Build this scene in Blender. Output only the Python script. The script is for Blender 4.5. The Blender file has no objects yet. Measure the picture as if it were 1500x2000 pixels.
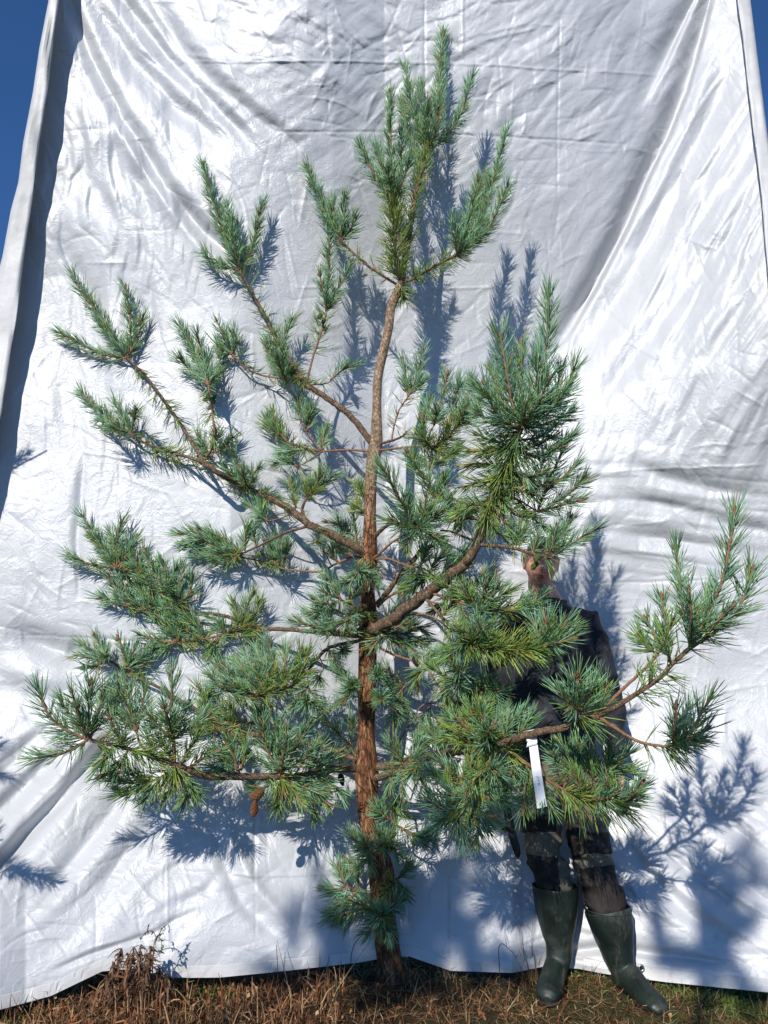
import bpy, bmesh, math, random
import numpy as np
from mathutils import Vector, Matrix

random.seed(7)
rng = np.random.default_rng(7)
R = math.radians

# ------------------------------------------------------------------ camera
sc = bpy.context.scene
col = sc.collection
PITCH, CAMZ, F = R(12.0), 1.20, 1500.0
cam_d = bpy.data.cameras.new('camera')
cam = bpy.data.objects.new('camera', cam_d)
col.objects.link(cam)
cam.location = (0, 0, CAMZ)
cam.rotation_euler = (R(90) + PITCH, 0, 0)
cam_d.sensor_fit = 'VERTICAL'
cam_d.sensor_height = 36.0
cam_d.lens = 27.0
cam_d.clip_start = 0.05
cam_d.clip_end = 3000
sc.camera = cam
sc.render.resolution_x, sc.render.resolution_y = 768, 1024

# ------------------------------------------------------------------ light
SUN = Vector((0.41, 1.0, -0.75)).normalized()          # the way sunlight travels
SUN_EL = math.asin(-SUN.z)
w = bpy.data.worlds.new('World')
sc.world = w
w.use_nodes = True
wn = w.node_tree
wn.nodes.clear()
sky = wn.nodes.new('ShaderNodeTexSky')
sky.sky_type = 'NISHITA'
sky.sun_disc = False
sky.sun_elevation = SUN_EL
sky.sun_rotation = math.atan2(-SUN.x, -SUN.y)
sky.altitude = 4500
sky.air_density = 1.0
sky.dust_density = 0.0
sky.ozone_density = 7.0
bg = wn.nodes.new('ShaderNodeBackground')
bg.inputs['Strength'].default_value = 0.15
wo = wn.nodes.new('ShaderNodeOutputWorld')
hs = wn.nodes.new('ShaderNodeHueSaturation')
hs.inputs['Saturation'].default_value = 1.08
wn.links.new(sky.outputs[0], hs.inputs['Color'])
wn.links.new(hs.outputs[0], bg.inputs[0])
wn.links.new(bg.outputs[0], wo.inputs[0])
sun_d = bpy.data.lights.new('sun', 'SUN')
sun_d.energy = 4.8
sun_d.angle = R(0.53)
sun_d.color = (1.0, 0.95, 0.88)
sun = bpy.data.objects.new('sun', sun_d)
col.objects.link(sun)
sun.rotation_euler = SUN.to_track_quat('-Z', 'Y').to_euler()
sun.location = (-6, -10, 12)
sc.view_settings.view_transform = 'Standard'
sc.view_settings.look = 'None'
sc.view_settings.exposure = 0.12
sc.view_settings.gamma = 1.0
sc.view_settings.use_curve_mapping = False
sc.render.engine = 'CYCLES'

# ------------------------------------------------------------------ helpers
CP, SP = math.cos(PITCH), math.sin(PITCH)


def P(px, py, Y):
    """photo pixel (1500x2000) + distance Y -> point in the world"""
    cx, cy = (px - 750) / F, (1000 - py) / F
    dy, dz = CP - cy * SP, SP + cy * CP
    t = Y / dy
    return Vector((cx * t, Y, CAMZ + dz * t))


def G(px, py, z=0.0):
    """photo pixel on the ground"""
    cx, cy = (px - 750) / F, (1000 - py) / F
    dy, dz = CP - cy * SP, SP + cy * CP
    t = (z - CAMZ) / dz
    return Vector((cx * t, dy * t, z))


def to_px(X, Y, Z):
    """numpy projection"""
    zz = Z - CAMZ
    d = Y * CP + zz * SP
    u = -Y * SP + zz * CP
    return 750 + F * X / d, 1000 - F * u / d


def meta(o, label=None, cat=None, group=None, kind=None):
    if label: o['label'] = label
    if cat: o['category'] = cat
    if group: o['group'] = group
    if kind: o['kind'] = kind
    return o


def empty(name, loc, **k):
    o = bpy.data.objects.new(name, None)
    o.empty_display_size = 0.1
    col.objects.link(o)
    o.location = loc
    return meta(o, **k)


def link_mesh(name, me, parent=None, loc=None, **k):
    o = bpy.data.objects.new(name, me)
    col.objects.link(o)
    if parent is not None:
        o.parent = parent
        wl = world_loc(parent)
        o.matrix_parent_inverse = Matrix.Translation(-wl)
    if loc is not None:
        o.location = loc
    return meta(o, **k)


def world_loc(o):
    if o.parent is None:
        return Vector(o.location)
    return world_loc(o.parent) + o.matrix_parent_inverse.translation + Vector(o.location)


def mesh_np(name, verts, faces_flat, counts, mats, mat_idx=None, smooth=True, colr=None):
    """fast mesh from numpy arrays; faces_flat = loop vertex indices, counts = loops per face"""
    me = bpy.data.meshes.new(name)
    nv, nf, nl = len(verts), len(counts), len(faces_flat)
    me.vertices.add(nv)
    me.vertices.foreach_set('co', np.asarray(verts, np.float32).ravel())
    me.loops.add(nl)
    me.loops.foreach_set('vertex_index', np.asarray(faces_flat, np.int32))
    me.polygons.add(nf)
    starts = np.concatenate([[0], np.cumsum(counts)[:-1]]).astype(np.int32)
    me.polygons.foreach_set('loop_start', starts)
    me.polygons.foreach_set('loop_total', np.asarray(counts, np.int32))
    if mat_idx is not None:
        me.polygons.foreach_set('material_index', np.asarray(mat_idx, np.int32))
    me.polygons.foreach_set('use_smooth', np.full(nf, smooth, dtype=bool))
    if colr is not None:
        a = me.color_attributes.new('tint', 'FLOAT_COLOR', 'POINT')
        a.data.foreach_set('color', np.asarray(colr, np.float32).ravel())
    for m in mats:
        me.materials.append(m)
    me.update(calc_edges=True)
    me.validate()
    return me


class Geo:
    """collects numpy pieces into one mesh"""
    def __init__(s):
        s.v, s.f, s.c, s.m, s.col, s.n = [], [], [], [], [], 0

    def add(s, v, f, c, m=0, colr=None):
        v = np.asarray(v, float).reshape(-1, 3)
        s.v.append(v)
        s.f.append(np.asarray(f, int).ravel() + s.n)
        c = np.asarray(c, int)
        s.c.append(c)
        s.m.append(np.full(len(c), m))
        if colr is None:
            colr = np.ones((len(v), 4))
        colr = np.asarray(colr, float)
        if colr.ndim == 1:
            colr = np.tile(colr, (len(v), 1))
        s.col.append(colr)
        s.n += len(v)

    def build(s, name, mats, smooth=True):
        return mesh_np(name, np.vstack(s.v), np.concatenate(s.f), np.concatenate(s.c), mats,
                       np.concatenate(s.m), smooth, np.vstack(s.col))


def frames(pts):
    """parallel transport frames along polyline (n,3)"""
    pts = np.asarray(pts, float)
    t = np.gradient(pts, axis=0)
    t /= np.linalg.norm(t, axis=1)[:, None] + 1e-12
    a = np.zeros_like(t)
    ref = np.array([0, 1, 0.0]) if abs(t[0][1]) < 0.9 else np.array([1, 0, 0.0])
    v = np.cross(t[0], ref)
    v /= np.linalg.norm(v)
    a[0] = v
    for i in range(1, len(t)):
        v = v - t[i] * np.dot(v, t[i])
        v /= np.linalg.norm(v) + 1e-12
        a[i] = v
    b = np.cross(t, a)
    return t, a, b


def smooth_path(pts, step):
    """Catmull-Rom resample; pts (n,k) with xyz first; returns (m,k)"""
    pts = np.asarray(pts, float)
    if len(pts) < 2:
        return pts
    ext = np.vstack([2 * pts[0] - pts[1], pts, 2 * pts[-1] - pts[-2]])
    out = []
    for i in range(1, len(ext) - 2):
        p0, p1, p2, p3 = ext[i - 1:i + 3]
        L = np.linalg.norm(p2[:3] - p1[:3])
        n = max(1, int(round(L / step)))
        for j in range(n):
            u = j / n
            out.append(0.5 * ((2 * p1) + (-p0 + p2) * u + (2 * p0 - 5 * p1 + 4 * p2 - p3) * u * u
                              + (-p0 + 3 * p1 - 3 * p2 + p3) * u ** 3))
    out.append(pts[-1])
    return np.array(out)


def add_tube(g, path, rad, sides=8, mat=0, cap=True, rough=0.0, colr=None, flat=1.0):
    path = np.asarray(path, float)
    n = len(path)
    rad = np.broadcast_to(np.asarray(rad, float), (n,))
    t, a, b = frames(path)
    ang = np.arange(sides) * 2 * math.pi / sides
    rr = rad[:, None] * (1 + rough * rng.normal(size=(n, sides)))
    v = (path[:, None, :] + (np.cos(ang)[None, :, None] * a[:, None, :]
         + flat * np.sin(ang)[None, :, None] * b[:, None, :]) * rr[:, :, None])
    v = v.reshape(-1, 3)
    i = np.arange(n - 1)[:, None] * sides
    j = np.arange(sides)[None, :]
    j2 = (j + 1) % sides
    q = np.stack([i + j, i + j2, i + sides + j2, i + sides + j], -1).reshape(-1)
    f = list(q)
    c = [4] * ((n - 1) * sides)
    if cap:
        f += list(range(sides))[::-1] + list(range((n - 1) * sides, n * sides))
        c += [sides, sides]
    g.add(v, f, c, mat, colr)


# value noise -----------------------------------------------------
class VN:
    def __init__(s, seed):
        s.t = np.random.default_rng(seed).random((256, 256))

    def __call__(s, x, y):
        xi, yi = np.floor(x).astype(int), np.floor(y).astype(int)
        fx, fy = x - xi, y - yi
        fx = fx * fx * fx * (fx * (fx * 6 - 15) + 10)
        fy = fy * fy * fy * (fy * (fy * 6 - 15) + 10)
        a, b = s.t[xi & 255, yi & 255], s.t[(xi + 1) & 255, yi & 255]
        c, d = s.t[xi & 255, (yi + 1) & 255], s.t[(xi + 1) & 255, (yi + 1) & 255]
        return (a + (b - a) * fx) * (1 - fy) + (c + (d - c) * fx) * fy


def sstep(a, b, x):
    t = np.clip((x - a) / (b - a), 0, 1)
    return t * t * (3 - 2 * t)


# ------------------------------------------------------------------ materials
def material(name, base, rough=0.6, spec=0.4, nodes=None):
    m = bpy.data.materials.new(name)
    m.use_nodes = True
    nt = m.node_tree
    bs = nt.nodes['Principled BSDF']
    bs.inputs['Base Color'].default_value = (*base, 1)
    bs.inputs['Roughness'].default_value = rough
    bs.inputs['Specular IOR Level'].default_value = spec
    if nodes:
        nodes(nt, bs)
    return m


def N(nt, kind, **inp):
    n = nt.nodes.new('ShaderNode' + kind)
    for k, v in inp.items():
        if k.startswith('_'):
            setattr(n, k[1:], v)
        else:
            n.inputs[k.replace('_', ' ')].default_value = v
    return n


def ramp(nt, src, stops):
    r = nt.nodes.new('ShaderNodeValToRGB')
    e = r.color_ramp.elements
    while len(e) < len(stops):
        e.new(0.5)
    for i, (p, c) in enumerate(stops):
        e[i].position = p
        e[i].color = (*c, 1) if len(c) == 3 else c
    nt.links.new(src, r.inputs[0])
    return r


def coords(nt, scale=(1, 1, 1), rot=(0, 0, 0)):
    tc = nt.nodes.new('ShaderNodeTexCoord')
    mp = nt.nodes.new('ShaderNodeMapping')
    mp.inputs['Scale'].default_value = scale
    mp.inputs['Rotation'].default_value = rot
    nt.links.new(tc.outputs['Object'], mp.inputs[0])
    return mp.outputs[0]


def bump(nt, bs, hs):
    """chain of bumps: [(height socket, strength, distance)]"""
    prev = None
    for h, s, d in hs:
        b = N(nt, 'Bump', Strength=s, Distance=d)
        nt.links.new(h, b.inputs['Height'])
        if prev:
            nt.links.new(prev, b.inputs['Normal'])
        prev = b.outputs[0]
    nt.links.new(prev, bs.inputs['Normal'])


def tarp_nodes(nt, bs):
    L = nt.links.new
    c = coords(nt)
    # soft mottling of the film itself
    n1 = N(nt, 'TexNoise', Scale=2.2, Detail=5.0, Roughness=0.6)
    L(c, n1.inputs['Vector'])
    r = ramp(nt, n1.outputs['Fac'], [(0.3, (0.445, 0.455, 0.47)), (0.7, (0.515, 0.525, 0.54))])
    # dirt towards the hem: specks of soil splashed up
    n5 = N(nt, 'TexNoise', Scale=38.0, Detail=6.0, Roughness=0.75)
    L(c, n5.inputs['Vector'])
    sp = ramp(nt, n5.outputs['Fac'], [(0.66, (0, 0, 0)), (0.74, (1, 1, 1))])
    sx = nt.nodes.new('ShaderNodeSeparateXYZ')
    L(c, sx.inputs[0])
    mr = N(nt, 'MapRange')
    mr.inputs['From Min'].default_value = 0.45
    mr.inputs['From Max'].default_value = 0.0
    mr.inputs['To Max'].default_value = 0.55
    L(sx.outputs['Z'], mr.inputs['Value'])
    mu = N(nt, 'Math', _operation='MULTIPLY')
    L(sp.outputs[0], mu.inputs[0])
    L(mr.outputs[0], mu.inputs[1])
    mx = nt.nodes.new('ShaderNodeMix')
    mx.data_type = 'RGBA'
    L(mu.outputs[0], mx.inputs[0])
    L(r.outputs[0], mx.inputs[6])
    mx.inputs[7].default_value = (0.30, 0.25, 0.19, 1)
    L(mx.outputs[2], bs.inputs['Base Color'])
    n2 = N(nt, 'TexNoise', Scale=9.0, Detail=4.0)
    L(c, n2.inputs['Vector'])
    rr = N(nt, 'MapRange')
    rr.inputs['To Min'].default_value = 0.35
    rr.inputs['To Max'].default_value = 0.50
    L(n2.outputs['Fac'], rr.inputs['Value'])
    L(rr.outputs[0], bs.inputs['Roughness'])
    # creases: warped voronoi edges, crumple, woven tapes
    warp = N(nt, 'TexNoise', Scale=4.0, Detail=3.0)
    L(c, warp.inputs['Vector'])
    va = N(nt, 'VectorMath', _operation='MULTIPLY_ADD')
    L(warp.outputs['Color'], va.inputs[0])
    va.inputs[1].default_value = (0.35, 0.35, 0.35)
    L(c, va.inputs[2])
    v1 = N(nt, 'TexVoronoi', Scale=9.0, _feature='DISTANCE_TO_EDGE')
    L(va.outputs[0], v1.inputs['Vector'])
    e1 = ramp(nt, v1.outputs['Distance'], [(0.0, (1, 1, 1)), (0.06, (0, 0, 0))])
    n3 = N(nt, 'TexNoise', Scale=22.0, Detail=8.0, Roughness=0.72, Distortion=0.8)
    L(c, n3.inputs['Vector'])
    w1 = N(nt, 'TexWave', Scale=62.0, Distortion=0.6, Detail=2.0, _bands_direction='Z')
    w1.inputs['Detail Scale'].default_value = 3.0
    L(c, w1.inputs['Vector'])
    w2 = N(nt, 'TexWave', Scale=62.0, Distortion=0.6, Detail=2.0, _bands_direction='X')
    L(c, w2.inputs['Vector'])
    ad = N(nt, 'Math', _operation='ADD')
    L(w1.outputs['Fac'], ad.inputs[0])
    L(w2.outputs['Fac'], ad.inputs[1])
    v3 = N(nt, 'TexVoronoi', Scale=21.0, _feature='DISTANCE_TO_EDGE')
    mp3 = nt.nodes.new('ShaderNodeMapping')
    mp3.inputs['Scale'].default_value = (0.75, 1.0, 1.25)
    mp3.inputs['Rotation'].default_value = (0.0, 0.7, 0.0)
    L(va.outputs[0], mp3.inputs[0])
    L(mp3.outputs[0], v3.inputs['Vector'])
    e3 = ramp(nt, v3.outputs['Distance'], [(0.0, (1, 1, 1)), (0.10, (0, 0, 0))])
    pm = N(nt, 'TexNoise', Scale=1.7, Detail=2.0)
    L(c, pm.inputs['Vector'])
    pr = ramp(nt, pm.outputs['Fac'], [(0.42, (0, 0, 0)), (0.62, (1, 1, 1))])
    m3 = N(nt, 'Math', _operation='MULTIPLY')
    L(e3.outputs[0], m3.inputs[0])
    L(pr.outputs[0], m3.inputs[1])
    bump(nt, bs, [(m3.outputs[0], 0.22, 0.003), (e1.outputs[0], 0.16, 0.003), (n3.outputs['Fac'], 0.34, 0.009), (ad.outputs[0], 0.12, 0.0008)])


M = {}
M['tarp'] = material('tarp film', (0.5, 0.5, 0.5), 0.36, 0.75, tarp_nodes)


def plain_tarp(nt, bs):
    c = coords(nt)
    n = N(nt, 'TexNoise', Scale=14.0, Detail=5.0)
    nt.links.new(c, n.inputs['Vector'])
    r = ramp(nt, n.outputs['Fac'], [(0.3, (0.50, 0.495, 0.485)), (0.7, (0.58, 0.575, 0.565))])
    nt.links.new(r.outputs[0], bs.inputs['Base Color'])
    bump(nt, bs, [(n.outputs['Fac'], 0.5, 0.008)])


M['hem'] = material('tarp hem', (0.78, 0.77, 0.75), 0.5, 0.35, plain_tarp)


def needle_nodes(nt, bs):
    a = nt.nodes.new('ShaderNodeAttribute')
    a.attribute_name = 'tint'
    nt.links.new(a.outputs['Color'], bs.inputs['Base Color'])


M['needle'] = material('pine needle', (0.08, 0.14, 0.1), 0.36, 0.6, needle_nodes)


def bark_nodes(dark, mid, light, sx, sz, dist):
    def f(nt, bs):
        L = nt.links.new
        c = coords(nt, (sx, sx, sz))
        v = N(nt, 'TexVoronoi', Scale=1.0, _feature='DISTANCE_TO_EDGE')
        n = N(nt, 'TexNoise', Scale=1.6, Detail=7.0, Roughness=0.65)
        va = N(nt, 'VectorMath', _operation='MULTIPLY_ADD')
        L(c, n.inputs['Vector'])
        L(n.outputs['Color'], va.inputs[0])
        va.inputs[1].default_value = (0.9, 0.9, 0.9)
        L(c, va.inputs[2])
        L(va.outputs[0], v.inputs['Vector'])
        n2 = N(nt, 'TexNoise', Scale=0.7, Detail=8.0, Roughness=0.7)
        L(c, n2.inputs['Vector'])
        r = ramp(nt, n2.outputs['Fac'], [(0.30, dark), (0.5, mid), (0.68, light)])
        e = ramp(nt, v.outputs['Distance'], [(0.0, (0.25, 0.25, 0.25)), (0.12, (1, 1, 1))])
        mx = nt.nodes.new('ShaderNodeMix')
        mx.data_type = 'RGBA'
        mx.blend_type = 'MULTIPLY'
        mx.inputs[0].default_value = 0.8
        L(r.outputs[0], mx.inputs[6])
        L(e.outputs[0], mx.inputs[7])
        L(mx.outputs[2], bs.inputs['Base Color'])
        bump(nt, bs, [(e.outputs[0], 0.7, dist), (n2.outputs['Fac'], 0.8, dist * 1.5)])
    return f


M['bark'] = material('orange flaking bark', (0.2, 0.1, 0.05), 0.8, 0.2,
                     bark_nodes((0.045, 0.022, 0.013), (0.21, 0.09, 0.04), (0.52, 0.29, 0.15), 60, 20, 0.009))
M['limb'] = material('grey brown limb bark', (0.16, 0.1, 0.06), 0.8, 0.2,
                     bark_nodes((0.05, 0.032, 0.02), (0.18, 0.115, 0.07), (0.34, 0.245, 0.17), 110, 80, 0.003))
M['upper'] = material('smooth tan upper bark', (0.25, 0.18, 0.12), 0.75, 0.25,
                       bark_nodes((0.13, 0.085, 0.05), (0.30, 0.20, 0.125), (0.50, 0.37, 0.26), 70, 45, 0.003))
M['twig'] = material('twig bark', (0.20, 0.115, 0.06), 0.7, 0.3,
                     bark_nodes((0.15, 0.07, 0.035), (0.30, 0.155, 0.08), (0.46, 0.29, 0.17), 260, 260, 0.0012))
M['bud'] = material('resinous bud', (0.22, 0.075, 0.04), 0.5, 0.4,
                    bark_nodes((0.16, 0.055, 0.03), (0.32, 0.125, 0.075), (0.50, 0.28, 0.2), 500, 500, 0.001))
M['cone'] = material('ripe cone', (0.19, 0.075, 0.03), 0.55, 0.4,
                     bark_nodes((0.10, 0.035, 0.015), (0.20, 0.08, 0.03), (0.33, 0.15, 0.07), 220, 220, 0.001))
M['old_cone'] = material('weathered cone', (0.03, 0.022, 0.02), 0.8, 0.2,
                         bark_nodes((0.012, 0.01, 0.01), (0.03, 0.024, 0.02), (0.06, 0.05, 0.04), 220, 220, 0.001))
M['green_cone'] = material('unripe cone', (0.10, 0.15, 0.03), 0.5, 0.4,
                           bark_nodes((0.03, 0.05, 0.012), (0.09, 0.13, 0.03), (0.17, 0.21, 0.06), 220, 220, 0.001))


def tinted(name, rough=0.75, spec=0.2):
    def f(nt, bs):
        a = nt.nodes.new('ShaderNodeAttribute')
        a.attribute_name = 'tint'
        nt.links.new(a.outputs['Color'], bs.inputs['Base Color'])
    return material(name, (0.2, 0.15, 0.1), rough, spec, f)


M['straw'] = tinted('dry straw and stems')
M['leaf'] = tinted('weed leaf', 0.6, 0.3)


def soil_nodes(nt, bs):
    L = nt.links.new
    c = coords(nt)
    n = N(nt, 'TexNoise', Scale=7.0, Detail=9.0, Roughness=0.7)
    L(c, n.inputs['Vector'])
    r = ramp(nt, n.outputs['Fac'], [(0.3, (0.014, 0.009, 0.006)), (0.52, (0.04, 0.024, 0.014)), (0.72, (0.09, 0.06, 0.033))])
    n2 = N(nt, 'TexNoise', Scale=0.35, Detail=4.0)
    L(c, n2.inputs['Vector'])
    r2 = ramp(nt, n2.outputs['Fac'], [(0.45, (0, 0, 0)), (0.6, (1, 1, 1))])
    mx = nt.nodes.new('ShaderNodeMix')
    mx.data_type = 'RGBA'
    L(r2.outputs[0], mx.inputs[0])
    L(r.outputs[0], mx.inputs[6])
    mx.inputs[7].default_value = (0.06, 0.075, 0.025, 1)
    L(mx.outputs[2], bs.inputs['Base Color'])
    bump(nt, bs, [(n.outputs['Fac'], 1.0, 0.03)])


M['soil'] = material('soil and litter', (0.06, 0.04, 0.02), 0.95, 0.1, soil_nodes)


def cloth_nodes(c0, c1, sc_, d):
    def f(nt, bs):
        c = coords(nt)
        n = N(nt, 'TexNoise', Scale=sc_, Detail=6.0, Roughness=0.65)
        nt.links.new(c, n.inputs['Vector'])
        r = ramp(nt, n.outputs['Fac'], [(0.3, c0), (0.7, c1)])
        nt.links.new(r.outputs[0], bs.inputs['Base Color'])
        n2 = N(nt, 'TexNoise', Scale=9.0, Detail=3.0, Distortion=1.2)
        nt.links.new(c, n2.inputs['Vector'])
        bump(nt, bs, [(n2.outputs['Fac'], 0.6, d), (n.outputs['Fac'], 0.3, 0.002)])
    return f


M['sweater'] = material('dark sweater', (0.012, 0.013, 0.018), 0.8, 0.25,
                        cloth_nodes((0.014, 0.015, 0.021), (0.036, 0.037, 0.046), 35, 0.035))
M['trousers'] = material('grey brown work cloth', (0.08, 0.07, 0.05), 0.85, 0.2,
                         cloth_nodes((0.085, 0.072, 0.050), (0.20, 0.17, 0.125), 26, 0.025))
M['panel'] = material('black reinforcement cloth', (0.018, 0.014, 0.013), 0.75, 0.25,
                      cloth_nodes((0.012, 0.010, 0.010), (0.032, 0.025, 0.022), 30, 0.02))


def boot_nodes(nt, bs):
    c = coords(nt)
    n = N(nt, 'TexNoise', Scale=8.0, Detail=7.0, Roughness=0.68)
    nt.links.new(c, n.inputs['Vector'])
    r = ramp(nt, n.outputs['Fac'], [(0.35, (0.005, 0.010, 0.008)), (0.56, (0.011, 0.020, 0.015)), (0.74, (0.06, 0.072, 0.055))])
    n4 = N(nt, 'TexNoise', Scale=16.0, Detail=9.0, Roughness=0.8)
    nt.links.new(coords(nt, (1, 1, 0.35)), n4.inputs['Vector'])
    r4 = ramp(nt, n4.outputs['Fac'], [(0.55, (0, 0, 0)), (0.68, (0.55, 0.55, 0.55))])
    mx = nt.nodes.new('ShaderNodeMix')
    mx.data_type = 'RGBA'
    nt.links.new(r4.outputs[0], mx.inputs[0])
    nt.links.new(r.outputs[0], mx.inputs[6])
    mx.inputs[7].default_value = (0.13, 0.115, 0.08, 1)
    nt.links.new(mx.outputs[2], bs.inputs['Base Color'])
    r2 = ramp(nt, n.outputs['Fac'], [(0.4, (0.38, 0.38, 0.38)), (0.7, (0.65, 0.65, 0.65))])
    nt.links.new(r2.outputs[0], bs.inputs['Roughness'])
    bump(nt, bs, [(n.outputs['Fac'], 0.25, 0.004)])


M['boot'] = material('green black rubber', (0.015, 0.03, 0.022), 0.35, 0.5, boot_nodes)


def skin_nodes(nt, bs):
    c = coords(nt)
    n = N(nt, 'TexNoise', Scale=30.0, Detail=5.0)
    nt.links.new(c, n.inputs['Vector'])
    r = ramp(nt, n.outputs['Fac'], [(0.3, (0.56, 0.25, 0.18)), (0.7, (0.68, 0.36, 0.26))])
    nt.links.new(r.outputs[0], bs.inputs['Base Color'])
    bump(nt, bs, [(n.outputs['Fac'], 0.2, 0.002)])


M['skin'] = material('skin', (0.60, 0.31, 0.22), 0.5, 0.4, skin_nodes)
M['lip'] = material('lips', (0.42, 0.13, 0.11), 0.45, 0.4)
M['eye'] = material('eye', (0.6, 0.58, 0.55), 0.2, 0.5)
M['iris'] = material('iris', (0.05, 0.06, 0.07), 0.2, 0.5)
M['hair'] = material('short grey brown hair', (0.07, 0.055, 0.045), 0.8, 0.2,
                     cloth_nodes((0.04, 0.032, 0.026), (0.14, 0.115, 0.095), 160, 0.004))
M['leather'] = material('black leather', (0.012, 0.011, 0.011), 0.5, 0.4,
                        cloth_nodes((0.008, 0.008, 0.008), (0.02, 0.018, 0.017), 60, 0.004))
M['tag'] = material('white plastic label', (0.84, 0.86, 0.86), 0.35, 0.5,
                    cloth_nodes((0.82, 0.84, 0.85), (0.86, 0.87, 0.87), 12, 0.001))
M['ink'] = material('faded grey ink', (0.22, 0.23, 0.26), 0.6, 0.3)
M['metal'] = material('grommet metal', (0.45, 0.45, 0.44), 0.35, 0.5)
M['metal'].node_tree.nodes['Principled BSDF'].inputs['Metallic'].default_value = 1.0
M['dark'] = material('eyelet hole', (0.02, 0.02, 0.02), 0.9, 0.1)

# ------------------------------------------------------------------ ground
xs = np.concatenate([-np.geomspace(900, 5, 22), np.arange(-4.6, 4.61, 0.05), np.geomspace(5, 900, 22)])
ys = np.concatenate([-np.geomspace(900, 3, 20), np.arange(-2, 2.01, 0.4), np.arange(2.3, 5.01, 0.05), np.geomspace(5.6, 1500, 24)])
vn = VN(3)
GX, GY = np.meshgrid(xs, ys)


def ground_h(x, y):
    near = np.exp(-((np.abs(x) / 6) ** 4) - (np.abs(y - 3.5) / 4) ** 4)
    return (0.045 * (vn(x * 2.1 + 9, y * 2.1) - 0.5) + 0.03 * (vn(x * 8 + 40, y * 8) - 0.5)
            + 0.018 * (vn(x * 21 + 40, y * 21) - 0.5)) * near


GZ = ground_h(GX, GY)
nx, ny = len(xs), len(ys)
V = np.stack([GX, GY, GZ], -1).reshape(-1, 3)
i, j = np.meshgrid(np.arange(nx - 1), np.arange(ny - 1))
b0 = (j * nx + i).ravel()
Fq = np.stack([b0, b0 + 1, b0 + 1 + nx, b0 + nx], -1).ravel()
link_mesh('ground', mesh_np('ground', V, Fq, [4] * len(b0), [M['soil']]), kind='structure')


# ------------------------------------------------------------------ tarpaulin
HEM = np.array([(-150, 1990), (0, 1972), (100, 1945), (200, 1897), (250, 1893), (330, 1910), (430, 1909), (560, 1896),
                (700, 1880), (745, 1872), (800, 1868), (880, 1896), (1000, 1900), (1060, 1888), (1130, 1892),
                (1180, 1902), (1300, 1918), (1400, 1928), (1500, 1938), (1650, 1950)], float)


def hem_pt(px):
    py = np.interp(px, HEM[:, 0], HEM[:, 1])
    return py


LEFT_EDGE = np.array([(-200, 80), (0, 95), (93, 77), (181, 64), (280, 45), (355, 36), (411, 21), (499, 5), (700, -45), (1200, -150), (2000, -260)], float)
RIGHT_EDGE = np.array([(-200, 1448), (0, 1466), (88, 1477), (287, 1502), (700, 1560), (1200, 1620), (2000, 1720)], float)
Y0T = 3.88


def dist_poly(px, py, line):
    """signed distance (px) to a polyline + position along it 0..1; positive = right-hand side walking down"""
    line = np.asarray(line, float)
    best = np.full(px.shape, 1e9)
    sgn = np.zeros_like(best)
    par = np.zeros_like(best)
    seg = np.linalg.norm(np.diff(line, axis=0), axis=1)
    tot = seg.sum()
    acc = 0
    for k in range(len(seg)):
        a, b = line[k], line[k + 1]
        d = (b - a) / seg[k]
        u = np.clip((px - a[0]) * d[0] + (py - a[1]) * d[1], 0, seg[k])
        ex, ey = px - a[0] - u * d[0], py - a[1] - u * d[1]
        dd = np.hypot(ex, ey)
        s = -(d[0] * (py - a[1]) - d[1] * (px - a[0]))
        m = dd < best
        best = np.where(m, dd, best)
        sgn = np.where(m, np.where(s >= 0, 1.0, -1.0), sgn)
        par = np.where(m, (acc + u) / tot, par)
        acc += seg[k]
    return best * sgn, par


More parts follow.
